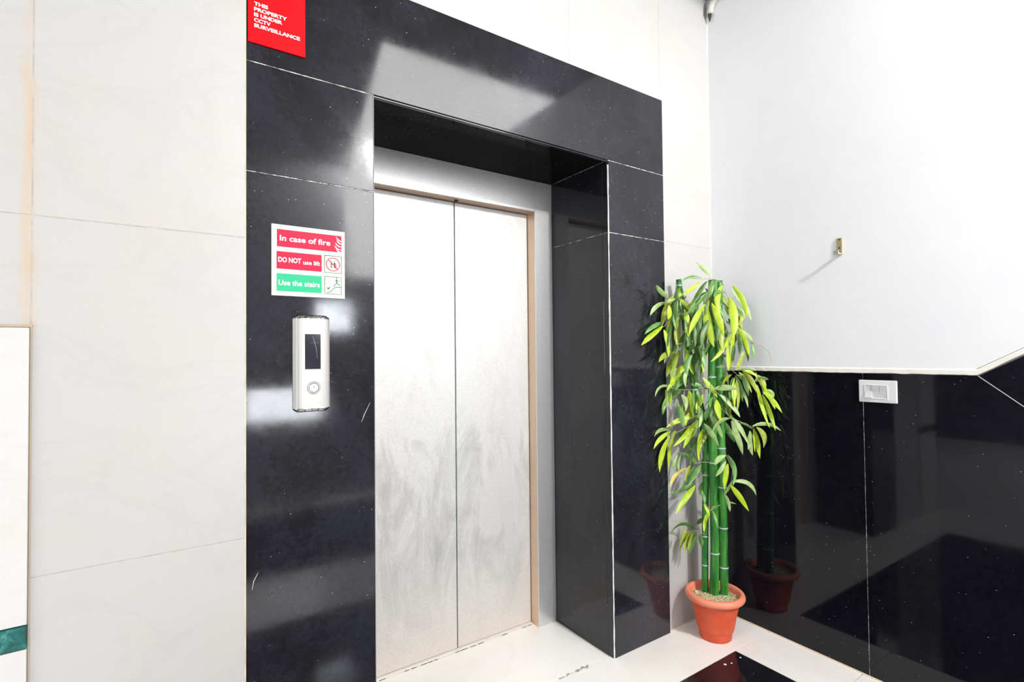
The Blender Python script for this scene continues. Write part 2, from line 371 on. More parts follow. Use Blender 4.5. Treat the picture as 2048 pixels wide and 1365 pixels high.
# ---- right wall
wr = thing('wall_right', 'white plaster wall above a black granite dado on the right', 'wall', kind='structure')
YS, ZD = -1.030, 1.2147                    # where the dado starts to climb with the stair
sl_ = 0.60
def stair(y): return ZD + (YS - y) * sl_
yb = -3.4
obj('masonry', bx((XW + 0.012, yb, 0.0), (XW + 0.12, TM + 0.02, H)), CREAM, wr)
# plaster coat stands a little proud of the granite
obj('plaster', prism([(TM, ZD + 0.022), (YS + 0.006, ZD + 0.022), (yb, stair(yb) + 0.024), (yb, H), (TM, H)], 'x', XW - 0.004, XW + 0.02), PLASTER, wr)
# rough cream-painted lower edge of the plaster
lg = bmesh.new(); n_ = 60
def ledge(p, q, bm):
    prev = None
    for i in range(n_ + 1):
        t = i / n_; y = p[0] + (q[0] - p[0]) * t; z = p[1] + (q[1] - p[1]) * t
        d = random.uniform(-.0016, .0012) if 0 < i < n_ else 0
        vs = [bm.verts.new((XW - 0.004, y, z + 0.024)), bm.verts.new((XW - 0.0085 - d * .4, y, z + 0.019)), bm.verts.new((XW - 0.0085, y, z + 0.004 + d)), bm.verts.new((XW + 0.01, y, z + d))]
        if prev:
            for k in range(3): bm.faces.new((prev[k], vs[k], vs[k + 1], prev[k + 1]))
        prev = vs
ledge((TM, ZD), (YS, ZD), lg); ledge((YS, ZD), (yb, stair(yb)), lg)
obj('plaster_ledge', lg, CREAM, wr)
yj = -0.672
k_ = 0.862                                  # slope of the joint that falls away from the corner
def gp_(pts): return obj('granite_panel', prism(pts, 'x', XW, XW + 0.02), GRAN_DADO, wr)
gp_([(TM - 0.002, 0.0), (TM - 0.002, ZD), (yj + 0.0009, ZD), (yj + 0.0009, 0.0)])
gp_([(yj - 0.0009, 0.0), (yj - 0.0009, ZD), (YS, ZD), (YS - ZD / k_, 0.0)])
gp_([(YS - 0.004, ZD), (yb, stair(yb)), (yb, 0.0), (YS - ZD / k_ - 0.004, 0.0)])
jt = bmesh.new(); box(jt, (XW + 0.0004, yj - 0.0009, 0.0), (XW + 0.012, yj + 0.0009, ZD))
obj('grout_line', jt, GROUT, wr)
jt = prism([(YS, ZD), (YS - 0.004, ZD), (YS - ZD / k_ - 0.004, 0.0), (YS - ZD / k_, 0.0)], 'x', XW + 0.0004, XW + 0.012)
obj('grout_line', jt, mat('white_joint_filler', (0.75, 0.73, 0.70), 0.8), wr)
obj('floor_joint', bx((XW - 0.006, -3.0, 0.0), (XW, TM, 0.004)), TANC, wr)

# ---- ceiling, with the stairwell open above the stair
ceil = thing('ceiling', 'painted ceiling open over the stairwell', 'ceiling', kind='structure')
cx0, cy0 = 0.50, -1.27
cm = bmesh.new()
prism([(-5.6, -3.6), (0.98, -3.6), (cx0, cy0), (XW + 0.12, cy0), (XW + 0.12, 0.62), (-1.15, 0.62), (-1.15, 4.2), (-5.6, 4.2)], 'z', H, H + 0.12, cm)
obj('ceiling_slab', cm, CEILM, ceil)
# ---- stairwell above, wider than the lobby
sw = thing('wall_stairwell', 'white walls of the stairwell above the lobby', 'wall', kind='structure')
sm = bmesh.new(); X2 = 5.1
prism([(cx0 - 0.12, cy0), (cx0, cy0), (0.98, -4.5), (0.86, -4.5)], 'z', H + 0.12, 5.6, sm); box(sm, (cx0, cy0, H + 0.12), (X2, cy0 + 0.1, 5.6)); box(sm, (cx0, -4.5, 5.6), (X2, cy0 + 0.1, 5.7))
box(sm, (X2, -4.5, 1.9), (X2 + 0.1, cy0 + 0.1, 5.7)); box(sm, (cx0 - 0.12, -4.55, 1.9), (X2, -4.5, 5.6)); box(sm, (XW + 0.12, -4.5, H - 0.12), (X2, cy0 + 0.1, H))
box(sm, (0.78, -4.5, 1.86), (XW + 0.02, (-3.4) - 0.15, 1.98)); box(sm, (0.78, -4.5, 1.98), (0.88, (-3.4) - 0.15, H + 0.12))
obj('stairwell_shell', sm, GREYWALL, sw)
# ---- wall behind the camera with a low window and a barred vent
YF = -3.4
wf = thing('wall_front', 'dark wall behind the camera with a low window', 'wall', kind='structure')
def hole_wall(x0, x1, z0, z1, holes):
    """solid wall pieces around rectangular holes"""
    xs = sorted({x0, x1, *[h[0] for h in holes], *[h[2] for h in holes]}); zs = sorted({z0, z1, *[h[1] for h in holes], *[h[3] for h in holes]})
    bm = bmesh.new()
    for a, b in zip(xs, xs[1:]):
        for c, d in zip(zs, zs[1:]):
            if not any(h[0] <= a and b <= h[2] and h[1] <= c and d <= h[3] for h in holes): box(bm, (a, YF - 0.15, c), (b, YF, d))
    return bm
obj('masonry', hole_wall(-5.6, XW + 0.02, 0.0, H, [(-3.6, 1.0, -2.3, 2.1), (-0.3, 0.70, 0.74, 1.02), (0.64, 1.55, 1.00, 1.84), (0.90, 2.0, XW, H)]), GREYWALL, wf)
win = thing('window_1', 'low window in the wall behind the camera', 'window', kind='structure')
wfm = bmesh.new(); box(wfm, (0.02, YF - 0.1, 0.70), (0.06, YF - 0.06, 1.02)); box(wfm, (-0.3, YF - 0.02, 0.70), (0.74, YF + 0.03, 0.74))
obj('window_bar', wfm, CAULK, win)
win2 = thing('window_2', 'small barred vent in the wall behind the camera', 'window', kind='structure')
wfm = bmesh.new()
for k in range(4): box(wfm, (0.70 + k * 0.085, YF - 0.1, 1.56), (0.715 + k * 0.085, YF - 0.08, 1.84))
obj('window_bar', wfm, DARKWALL, win2)
wl = thing('wall_left', 'dark wall at the far end of the passage', 'wall', kind='structure')
lm = bmesh.new(); box(lm, (-5.7, -3.55, 0.0), (-5.6, 4.2, H)); box(lm, (-5.6, 4.2, 0.0), (-1.15, 4.3, H)); box(lm, (-1.25, 0.6, 0.0), (-1.15, 4.2, H))
obj('masonry', lm, DARKWALL, wl)
gd = obj('ground', bx((-30, -30, -0.5), (30, 30, -0.13)), mat('outside_paving', (0.45, 0.44, 0.42), 0.9)); tag(gd, 'pale paving outside the lobby', 'ground', kind='structure')
LEAVES = {
"A": [
 (1.488,-0.191,1.651,1.460,-0.177,1.683,1.424,-0.165,1.710,0.0158,-0.20,"p"),
 (1.466,-0.162,1.641,1.426,-0.141,1.650,1.383,-0.125,1.631,0.0158,-0.44,"g"),
 (1.473,-0.151,1.627,1.428,-0.137,1.599,1.368,-0.135,1.568,0.0181,-0.29,"y"),
 (1.496,-0.166,1.632,1.456,-0.154,1.581,1.406,-0.156,1.525,0.0204,-0.27,"d"),
 (1.478,-0.183,1.578,1.441,-0.158,1.526,1.396,-0.128,1.482,0.0225,0.56,"g"),
 (1.457,-0.182,1.523,1.420,-0.161,1.460,1.386,-0.152,1.391,0.0246,0.40,"y"),
 (1.478,-0.174,1.516,1.474,-0.182,1.429,1.474,-0.209,1.346,0.0360,-0.42,"y"),
 (1.473,-0.204,1.527,1.486,-0.228,1.460,1.471,-0.257,1.388,0.0267,-0.54,"y"),
 (1.511,-0.184,1.637,1.499,-0.183,1.599,1.486,-0.190,1.560,0.0227,-0.52,"g"),
 (1.539,-0.188,1.639,1.531,-0.182,1.597,1.533,-0.183,1.554,0.0206,-0.10,"g"),
 (1.531,-0.224,1.611,1.509,-0.210,1.554,1.519,-0.220,1.494,0.0247,0.20,"y"),
 (1.505,-0.177,1.560,1.529,-0.207,1.509,1.523,-0.236,1.448,0.0226,0.27,"g"),
 (1.547,-0.228,1.573,1.508,-0.218,1.583,1.462,-0.227,1.553,0.0157,-0.54,"g")],
"A2": [
 (1.444,-0.150,1.455,1.443,-0.162,1.393,1.417,-0.175,1.331,0.0247,-0.28,"d"),
 (1.502,-0.143,1.481,1.493,-0.146,1.405,1.484,-0.163,1.331,0.0275,-0.35,"d"),
 (1.479,-0.185,1.454,1.449,-0.180,1.399,1.413,-0.194,1.341,0.0246,-0.11,"d"),
 (1.439,-0.135,1.456,1.435,-0.148,1.399,1.404,-0.164,1.342,0.0226,0.02,"d"),
 (1.518,-0.195,1.489,1.512,-0.207,1.426,1.478,-0.224,1.363,0.0248,-0.03,"d"),
 (1.392,-0.123,1.456,1.394,-0.137,1.399,1.371,-0.155,1.342,0.0247,0.30,"d"),
 (1.463,-0.148,1.342,1.467,-0.161,1.292,1.450,-0.176,1.241,0.0226,0.07,"g"),
 (1.501,-0.151,1.320,1.479,-0.141,1.251,1.466,-0.147,1.179,0.0228,0.54,"d"),
 (1.553,-0.190,1.433,1.538,-0.190,1.376,1.516,-0.203,1.319,0.0205,0.54,"d")],
"R": [
 (1.553,-0.238,1.555,1.562,-0.256,1.468,1.528,-0.266,1.380,0.0336,-0.45,"y"),
 (1.596,-0.239,1.518,1.606,-0.258,1.496,1.596,-0.277,1.465,0.0136,-0.13,"g"),
 (1.611,-0.232,1.517,1.629,-0.254,1.478,1.589,-0.254,1.433,0.0205,-0.02,"o"),
 (1.605,-0.221,1.405,1.606,-0.221,1.321,1.588,-0.211,1.238,0.0297,0.55,"y"),
 (1.565,-0.216,1.373,1.563,-0.224,1.303,1.543,-0.235,1.233,0.0204,0.59,"y"),
 (1.593,-0.201,1.401,1.564,-0.184,1.404,1.542,-0.174,1.381,0.0184,-0.46,"p"),
 (1.559,-0.218,1.375,1.534,-0.210,1.317,1.480,-0.196,1.274,0.0181,-0.23,"y"),
 (1.604,-0.237,1.411,1.639,-0.261,1.388,1.662,-0.278,1.349,0.0228,-0.13,"p"),
 (1.665,-0.273,1.354,1.662,-0.283,1.315,1.641,-0.296,1.277,0.0136,0.11,"g"),
 (1.618,-0.240,1.391,1.612,-0.249,1.348,1.584,-0.264,1.304,0.0182,-0.53,"d"),
 (1.637,-0.238,1.387,1.657,-0.252,1.331,1.656,-0.258,1.270,0.0183,-0.19,"d"),
 (1.622,-0.265,1.313,1.599,-0.265,1.272,1.549,-0.268,1.238,0.0202,0.15,"o"),
 (1.607,-0.228,1.341,1.601,-0.225,1.305,1.600,-0.226,1.268,0.0160,0.21,"d"),
 (1.565,-0.203,1.456,1.584,-0.223,1.435,1.588,-0.242,1.404,0.0159,0.49,"g"),
 (1.599,-0.197,1.291,1.576,-0.197,1.292,1.539,-0.207,1.287,0.0137,-0.45,"d")],
"B": [
 (1.355,-0.060,1.557,1.320,-0.055,1.582,1.274,-0.066,1.608,0.0204,0.42,"p"),
 (1.380,-0.028,1.540,1.315,-0.029,1.520,1.281,-0.026,1.481,0.0206,0.31,"p"),
 (1.368,-0.027,1.449,1.294,-0.031,1.431,1.247,-0.025,1.396,0.0205,-0.13,"g"),
 (1.351,-0.030,1.432,1.280,-0.030,1.392,1.219,-0.029,1.349,0.0249,-0.48,"y"),
 (1.337,-0.049,1.413,1.350,-0.061,1.357,1.344,-0.064,1.298,0.0228,0.34,"y"),
 (1.421,-0.051,1.498,1.397,-0.037,1.442,1.381,-0.033,1.382,0.0256,-0.33,"y"),
 (1.415,-0.081,1.482,1.396,-0.080,1.411,1.378,-0.096,1.339,0.0321,0.44,"o"),
 (1.353,-0.067,1.524,1.348,-0.075,1.493,1.321,-0.086,1.462,0.0227,0.18,"y"),
 (1.401,-0.054,1.546,1.380,-0.057,1.509,1.349,-0.077,1.471,0.0161,-0.46,"g"),
 (1.397,-0.085,1.556,1.412,-0.109,1.531,1.404,-0.136,1.496,0.0159,0.01,"o"),
 (1.400,-0.097,1.535,1.427,-0.117,1.500,1.442,-0.133,1.456,0.0205,-0.04,"d"),
 (1.448,-0.083,1.506,1.456,-0.100,1.475,1.448,-0.120,1.441,0.0208,0.42,"d"),
 (1.381,-0.079,1.554,1.362,-0.069,1.551,1.347,-0.064,1.535,0.0183,-0.30,"o"),
 (1.392,-0.054,1.460,1.392,-0.061,1.390,1.374,-0.065,1.321,0.0207,0.21,"d"),
 (1.433,-0.079,1.409,1.452,-0.096,1.365,1.456,-0.109,1.316,0.0184,-0.54,"o"),
 (1.411,-0.068,1.540,1.420,-0.082,1.500,1.414,-0.098,1.458,0.0184,0.14,"g"),
 (1.366,-0.066,1.435,1.354,-0.062,1.390,1.343,-0.066,1.344,0.0182,-0.50,"d")],
"C": [
 (1.471,-0.114,1.329,1.430,-0.104,1.347,1.371,-0.104,1.343,0.0137,0.57,"p"),
 (1.422,-0.073,1.335,1.377,-0.047,1.312,1.352,-0.043,1.262,0.0138,-0.53,"p"),
 (1.465,-0.070,1.328,1.466,-0.083,1.271,1.459,-0.110,1.217,0.0255,0.12,"y"),
 (1.462,-0.058,1.328,1.474,-0.071,1.298,1.476,-0.085,1.265,0.0140,0.05,"y"),
 (1.477,-0.068,1.258,1.429,-0.053,1.220,1.374,-0.057,1.175,0.0302,-0.53,"y"),
 (1.435,-0.074,1.217,1.398,-0.057,1.179,1.356,-0.051,1.138,0.0207,0.32,"y"),
 (1.444,-0.095,1.240,1.424,-0.095,1.199,1.403,-0.114,1.157,0.0183,0.03,"p"),
 (1.445,-0.074,1.205,1.415,-0.070,1.177,1.381,-0.084,1.144,0.0184,-0.26,"g"),
 (1.389,-0.056,1.142,1.334,-0.037,1.154,1.285,-0.044,1.112,0.0137,0.41,"p"),
 (1.364,-0.030,1.137,1.373,-0.028,1.090,1.343,-0.031,1.049,0.0139,-0.30,"o"),
 (1.406,-0.027,1.128,1.401,-0.025,1.099,1.399,-0.028,1.070,0.0163,-0.58,"y"),
 (1.477,-0.074,1.164,1.510,-0.098,1.155,1.541,-0.122,1.138,0.0187,0.32,"g"),
 (1.470,-0.103,1.136,1.473,-0.109,1.082,1.461,-0.111,1.029,0.0207,0.31,"g"),
 (1.426,-0.070,1.113,1.438,-0.084,1.082,1.427,-0.090,1.046,0.0207,0.15,"p"),
 (1.464,-0.093,1.115,1.440,-0.079,1.070,1.434,-0.081,1.017,0.0208,0.43,"o"),
 (1.506,-0.130,1.113,1.484,-0.124,1.076,1.458,-0.129,1.038,0.0252,0.11,"y"),
 (1.477,-0.117,1.136,1.481,-0.128,1.110,1.472,-0.141,1.083,0.0183,0.53,"g"),
 (1.490,-0.104,1.216,1.480,-0.105,1.187,1.461,-0.113,1.160,0.0277,0.52,"d"),
 (1.455,-0.043,1.316,1.444,-0.036,1.297,1.438,-0.033,1.274,0.0164,-0.49,"y"),
 (1.430,-0.027,1.216,1.411,-0.025,1.176,1.396,-0.030,1.136,0.0187,-0.17,"g")],
"M": [
 (1.485,-0.183,1.166,1.479,-0.180,1.114,1.453,-0.170,1.068,0.0112,0.11,"g"),
 (1.515,-0.182,1.142,1.549,-0.215,1.148,1.574,-0.253,1.141,0.0249,0.02,"p"),
 (1.542,-0.191,1.114,1.572,-0.225,1.074,1.573,-0.261,1.023,0.0249,0.26,"p"),
 (1.499,-0.185,1.105,1.478,-0.188,1.085,1.445,-0.206,1.065,0.0202,0.55,"g"),
 (1.503,-0.199,1.094,1.508,-0.205,1.051,1.510,-0.213,1.008,0.0292,0.32,"y"),
 (1.519,-0.186,1.104,1.502,-0.181,1.064,1.483,-0.184,1.023,0.0203,-0.31,"d"),
 (1.485,-0.178,1.060,1.474,-0.171,1.033,1.466,-0.170,1.005,0.0225,0.30,"d"),
 (1.492,-0.140,0.982,1.513,-0.163,0.936,1.519,-0.189,0.890,0.0228,-0.56,"p"),
 (1.534,-0.170,1.045,1.539,-0.173,1.011,1.543,-0.177,0.977,0.0228,-0.22,"d")],
"D": [
 (1.597,-0.215,1.204,1.565,-0.208,1.184,1.526,-0.218,1.157,0.0182,0.55,"o"),
 (1.613,-0.219,1.185,1.595,-0.223,1.131,1.572,-0.246,1.080,0.0137,0.24,"y"),
 (1.618,-0.225,1.181,1.620,-0.235,1.116,1.595,-0.240,1.053,0.0160,0.10,"o"),
 (1.632,-0.217,1.203,1.653,-0.236,1.183,1.654,-0.249,1.151,0.0138,-0.03,"p"),
 (1.646,-0.222,1.161,1.662,-0.238,1.112,1.660,-0.251,1.059,0.0138,0.33,"p"),
 (1.621,-0.237,1.215,1.647,-0.258,1.178,1.653,-0.271,1.131,0.0205,0.33,"o"),
 (1.631,-0.248,1.222,1.657,-0.274,1.179,1.659,-0.296,1.126,0.0204,-0.36,"o"),
 (1.615,-0.226,1.229,1.650,-0.255,1.230,1.680,-0.286,1.224,0.0114,-0.11,"p"),
 (1.615,-0.268,1.223,1.636,-0.288,1.215,1.647,-0.307,1.196,0.0135,0.18,"y"),
 (1.604,-0.218,1.190,1.585,-0.219,1.144,1.556,-0.234,1.098,0.0182,0.46,"d"),
 (1.617,-0.221,1.199,1.633,-0.234,1.146,1.633,-0.241,1.090,0.0183,-0.42,"d"),
 (1.617,-0.254,1.200,1.624,-0.266,1.158,1.618,-0.281,1.115,0.0181,-0.59,"d")],
"D2": [
 (1.721,-0.248,1.169,1.734,-0.272,1.184,1.733,-0.307,1.180,0.0162,-0.42,"p"),
 (1.722,-0.262,1.155,1.731,-0.279,1.064,1.730,-0.309,0.977,0.0184,0.09,"y"),
 (1.735,-0.280,1.109,1.749,-0.302,1.036,1.742,-0.330,0.962,0.0184,-0.54,"y"),
 (1.732,-0.276,1.183,1.745,-0.286,1.145,1.749,-0.293,1.105,0.0162,0.37,"y"),
 (1.707,-0.301,1.123,1.734,-0.330,1.085,1.739,-0.361,1.040,0.0181,-0.06,"y"),
 (1.716,-0.313,1.135,1.735,-0.327,1.125,1.733,-0.330,1.099,0.0159,0.39,"p"),
 (1.740,-0.260,1.085,1.754,-0.270,1.052,1.767,-0.281,1.020,0.0163,0.40,"p"),
 (1.690,-0.278,1.214,1.687,-0.281,1.197,1.677,-0.289,1.181,0.0091,0.45,"p")],
"E": [
 (1.578,-0.218,1.007,1.526,-0.199,0.992,1.475,-0.203,0.954,0.0203,0.58,"p"),
 (1.588,-0.218,0.995,1.609,-0.232,0.925,1.622,-0.243,0.853,0.0273,-0.14,"p"),
 (1.600,-0.216,1.008,1.625,-0.243,0.953,1.628,-0.270,0.894,0.0227,0.46,"p"),
 (1.649,-0.219,0.981,1.662,-0.243,0.974,1.652,-0.273,0.957,0.0115,0.39,"d"),
 (1.680,-0.261,0.967,1.731,-0.299,0.977,1.762,-0.339,0.948,0.0160,0.00,"p"),
 (1.700,-0.237,0.933,1.693,-0.239,0.885,1.688,-0.254,0.840,0.0208,-0.18,"p"),
 (1.720,-0.242,0.950,1.735,-0.250,0.887,1.743,-0.255,0.822,0.0233,0.06,"y"),
 (1.705,-0.266,0.961,1.728,-0.287,0.925,1.711,-0.291,0.877,0.0229,0.21,"o"),
 (1.666,-0.257,0.947,1.667,-0.258,0.907,1.656,-0.252,0.868,0.0183,-0.10,"p"),
 (1.725,-0.244,0.952,1.720,-0.247,0.903,1.707,-0.255,0.856,0.0162,0.50,"y")],
"F": [
 (1.529,-0.107,1.036,1.478,-0.085,1.011,1.412,-0.071,1.002,0.0163,-0.56,"g"),
 (1.492,-0.106,1.015,1.428,-0.070,1.001,1.364,-0.044,0.968,0.0231,-0.20,"y"),
 (1.467,-0.105,0.987,1.426,-0.089,0.933,1.365,-0.078,0.891,0.0206,-0.49,"y"),
 (1.488,-0.112,0.997,1.456,-0.098,0.939,1.416,-0.090,0.882,0.0276,-0.08,"y"),
 (1.391,-0.030,0.946,1.336,-0.026,0.954,1.290,-0.031,0.930,0.0160,0.30,"p"),
 (1.397,-0.028,0.941,1.331,-0.028,0.917,1.287,-0.030,0.879,0.0183,-0.04,"y"),
 (1.370,-0.047,0.925,1.340,-0.030,0.852,1.322,-0.029,0.775,0.0252,0.44,"y"),
 (1.423,-0.029,0.922,1.397,-0.026,0.855,1.388,-0.026,0.784,0.0209,0.56,"y"),
 (1.513,-0.119,0.952,1.494,-0.114,0.886,1.477,-0.124,0.822,0.0254,0.58,"y"),
 (1.508,-0.110,0.991,1.484,-0.110,0.958,1.444,-0.121,0.929,0.0207,0.42,"g"),
 (1.410,-0.048,0.946,1.398,-0.042,0.928,1.389,-0.042,0.906,0.0139,-0.11,"o"),
 (1.466,-0.085,1.031,1.450,-0.081,1.004,1.434,-0.087,0.976,0.0162,0.14,"y")],
"G": [
 (1.521,-0.075,0.790,1.484,-0.061,0.819,1.432,-0.052,0.839,0.0187,0.21,"g"),
 (1.518,-0.068,0.784,1.491,-0.067,0.809,1.445,-0.075,0.831,0.0164,0.43,"g"),
 (1.451,-0.042,0.835,1.433,-0.039,0.798,1.423,-0.055,0.762,0.0140,-0.55,"p"),
 (1.428,-0.041,0.830,1.404,-0.039,0.801,1.384,-0.060,0.772,0.0139,-0.37,"p"),
 (1.471,-0.067,0.767,1.421,-0.040,0.741,1.391,-0.034,0.689,0.0186,0.52,"s"),
 (1.501,-0.079,0.777,1.477,-0.066,0.727,1.445,-0.053,0.682,0.0186,0.06,"g"),
 (1.496,-0.120,0.791,1.463,-0.108,0.751,1.423,-0.108,0.710,0.0206,-0.46,"g"),
 (1.498,-0.076,0.700,1.448,-0.055,0.671,1.382,-0.040,0.659,0.0163,0.13,"g"),
 (1.488,-0.089,0.690,1.440,-0.073,0.636,1.382,-0.072,0.585,0.0253,-0.33,"y"),
 (1.538,-0.079,0.667,1.545,-0.093,0.638,1.532,-0.107,0.608,0.0211,0.20,"g"),
 (1.482,-0.073,0.785,1.463,-0.069,0.753,1.441,-0.076,0.722,0.0163,0.22,"o"),
 (1.546,-0.087,0.697,1.534,-0.085,0.670,1.521,-0.091,0.644,0.0164,0.35,"d")],
"H": [
 (1.542,-0.213,0.844,1.510,-0.204,0.831,1.473,-0.209,0.811,0.0224,-0.59,"p"),
 (1.554,-0.207,0.816,1.526,-0.205,0.785,1.477,-0.210,0.762,0.0180,-0.28,"p"),
 (1.556,-0.214,0.842,1.573,-0.236,0.784,1.546,-0.243,0.723,0.0180,-0.35,"g"),
 (1.555,-0.216,0.804,1.546,-0.210,0.750,1.541,-0.208,0.695,0.0225,0.07,"y"),
 (1.589,-0.220,0.726,1.575,-0.209,0.694,1.556,-0.195,0.665,0.0159,0.17,"g"),
 (1.603,-0.208,0.715,1.653,-0.247,0.712,1.671,-0.270,0.659,0.0205,0.37,"p"),
 (1.575,-0.213,0.704,1.610,-0.235,0.652,1.639,-0.254,0.595,0.0227,0.06,"y"),
 (1.540,-0.208,0.666,1.547,-0.218,0.633,1.541,-0.229,0.601,0.0157,-0.49,"p"),
 (1.558,-0.213,0.631,1.570,-0.223,0.627,1.582,-0.233,0.624,0.0068,-0.43,"p")],
"I": [
 (1.474,-0.146,0.622,1.477,-0.160,0.599,1.463,-0.179,0.579,0.0135,0.14,"y"),
 (1.520,-0.143,0.582,1.496,-0.138,0.542,1.470,-0.149,0.503,0.0182,0.08,"y"),
 (1.484,-0.179,0.602,1.487,-0.194,0.568,1.471,-0.215,0.538,0.0112,-0.10,"g"),
 (1.532,-0.167,0.609,1.517,-0.159,0.596,1.504,-0.155,0.579,0.0114,0.46,"g")],
"J": [
 (1.501,-0.080,0.483,1.446,-0.057,0.513,1.384,-0.046,0.487,0.0162,0.39,"d"),
 (1.495,-0.052,0.471,1.469,-0.037,0.435,1.450,-0.032,0.394,0.0211,0.20,"o"),
 (1.494,-0.066,0.473,1.468,-0.059,0.431,1.438,-0.063,0.392,0.0209,0.09,"o"),
 (1.488,-0.082,0.474,1.471,-0.075,0.436,1.455,-0.075,0.399,0.0208,0.45,"o"),
 (1.492,-0.089,0.468,1.473,-0.080,0.427,1.455,-0.078,0.386,0.0231,-0.48,"d"),
 (1.491,-0.104,0.468,1.488,-0.116,0.445,1.466,-0.135,0.428,0.0183,-0.25,"d"),
 (1.501,-0.086,0.507,1.506,-0.102,0.528,1.507,-0.128,0.540,0.0185,0.49,"d"),
 (1.440,-0.072,0.492,1.429,-0.067,0.474,1.421,-0.067,0.453,0.0161,-0.31,"o")],
"U": [
 (1.439,-0.122,1.296,1.415,-0.114,1.257,1.399,-0.125,1.213,0.0224,-0.07,"g"),
 (1.390,-0.070,1.309,1.343,-0.055,1.300,1.293,-0.061,1.268,0.0236,0.11,"o"),
 (1.533,-0.208,1.447,1.524,-0.216,1.385,1.501,-0.233,1.323,0.0244,-0.26,"o"),
 (1.603,-0.225,1.611,1.636,-0.251,1.549,1.640,-0.263,1.475,0.0213,-0.56,"y"),
 (1.369,-0.089,1.083,1.375,-0.102,1.031,1.369,-0.122,0.980,0.0245,-0.32,"g"),
 (1.592,-0.201,1.541,1.624,-0.224,1.473,1.630,-0.235,1.395,0.0252,0.49,"g"),
 (1.418,-0.059,1.326,1.406,-0.049,1.266,1.392,-0.041,1.205,0.0242,-0.31,"y"),
 (1.622,-0.223,1.167,1.600,-0.223,1.118,1.577,-0.243,1.071,0.0253,0.05,"y"),
 (1.417,-0.085,1.563,1.393,-0.073,1.494,1.386,-0.082,1.420,0.0270,0.58,"g"),
 (1.513,-0.170,1.439,1.522,-0.185,1.381,1.519,-0.206,1.322,0.0194,0.48,"g"),
 (1.502,-0.129,1.338,1.496,-0.138,1.282,1.472,-0.156,1.226,0.0229,-0.13,"y"),
 (1.629,-0.213,1.192,1.605,-0.213,1.147,1.578,-0.233,1.102,0.0199,0.38,"g"),
 (1.458,-0.087,1.131,1.463,-0.096,1.074,1.461,-0.108,1.018,0.0273,-0.46,"y"),
 (1.538,-0.178,1.607,1.506,-0.171,1.552,1.475,-0.184,1.491,0.0270,0.47,"o"),
 (1.407,-0.109,1.504,1.408,-0.125,1.448,1.379,-0.144,1.390,0.0223,-0.06,"y"),
 (1.592,-0.233,1.434,1.627,-0.258,1.372,1.640,-0.271,1.299,0.0203,-0.39,"y"),
 (1.454,-0.139,1.064,1.457,-0.152,1.020,1.429,-0.158,0.978,0.0181,-0.07,"p"),
 (1.589,-0.212,1.527,1.615,-0.229,1.475,1.638,-0.244,1.421,0.0246,-0.12,"y"),
 (1.644,-0.216,1.174,1.617,-0.212,1.135,1.598,-0.235,1.095,0.0216,-0.02,"o"),
 (1.410,-0.058,1.237,1.397,-0.051,1.190,1.402,-0.060,1.143,0.0202,0.17,"p"),
 (1.493,-0.167,1.035,1.519,-0.184,0.982,1.540,-0.196,0.925,0.0219,-0.17,"p"),
 (1.399,-0.076,1.613,1.384,-0.080,1.534,1.357,-0.098,1.454,0.0198,-0.48,"d")],
"V": [
 (1.541,-0.106,1.102,1.511,-0.088,1.053,1.503,-0.090,0.994,0.0203,0.31,"p"),
 (1.748,-0.250,1.199,1.759,-0.270,1.163,1.737,-0.285,1.120,0.0249,0.09,"o"),
 (1.638,-0.178,1.464,1.650,-0.198,1.412,1.627,-0.213,1.353,0.0209,-0.45,"d"),
 (1.520,-0.119,1.192,1.536,-0.146,1.151,1.531,-0.180,1.108,0.0234,0.33,"y"),
 (1.534,-0.060,1.032,1.564,-0.083,0.987,1.577,-0.098,0.933,0.0259,0.20,"y"),
 (1.491,-0.069,1.108,1.506,-0.091,1.053,1.483,-0.105,0.993,0.0197,-0.03,"g"),
 (1.472,-0.071,1.571,1.436,-0.048,1.507,1.404,-0.032,1.437,0.0216,0.55,"g"),
 (1.500,-0.085,1.372,1.506,-0.101,1.313,1.472,-0.107,1.255,0.0234,0.28,"g"),
 (1.686,-0.177,1.510,1.695,-0.182,1.457,1.698,-0.184,1.404,0.0195,0.58,"o"),
 (1.608,-0.135,1.610,1.638,-0.158,1.554,1.645,-0.168,1.487,0.0255,-0.03,"o"),
 (1.562,-0.111,1.590,1.504,-0.085,1.545,1.450,-0.080,1.481,0.0196,0.59,"y"),
 (1.411,-0.031,1.126,1.369,-0.030,1.082,1.352,-0.027,1.031,0.0239,0.34,"g"),
 (1.557,-0.087,1.278,1.520,-0.072,1.232,1.497,-0.082,1.175,0.0194,-0.02,"p"),
 (1.408,-0.054,1.510,1.392,-0.044,1.442,1.385,-0.042,1.372,0.0248,0.09,"y"),
 (1.593,-0.162,1.179,1.609,-0.184,1.122,1.587,-0.195,1.059,0.0186,-0.14,"g"),
 (1.448,-0.051,1.612,1.438,-0.055,1.556,1.418,-0.070,1.499,0.0247,-0.28,"y"),
 (1.428,-0.033,1.576,1.381,-0.028,1.511,1.353,-0.030,1.441,0.0275,-0.04,"o"),
 (1.686,-0.203,1.167,1.672,-0.203,1.105,1.647,-0.211,1.044,0.0224,0.53,"g"),
 (1.456,-0.028,1.292,1.401,-0.031,1.252,1.381,-0.029,1.203,0.0243,-0.53,"o"),
 (1.667,-0.177,1.605,1.703,-0.211,1.541,1.714,-0.240,1.464,0.0279,0.23,"p"),
 (1.607,-0.155,1.473,1.614,-0.175,1.409,1.603,-0.205,1.345,0.0230,0.06,"g"),
 (1.768,-0.273,1.129,1.761,-0.307,1.095,1.764,-0.318,1.051,0.0266,0.14,"y")],
"Z": [
 (1.613,-0.125,0.987,1.638,-0.159,0.946,1.631,-0.195,0.897,0.0273,-0.54,"g"),
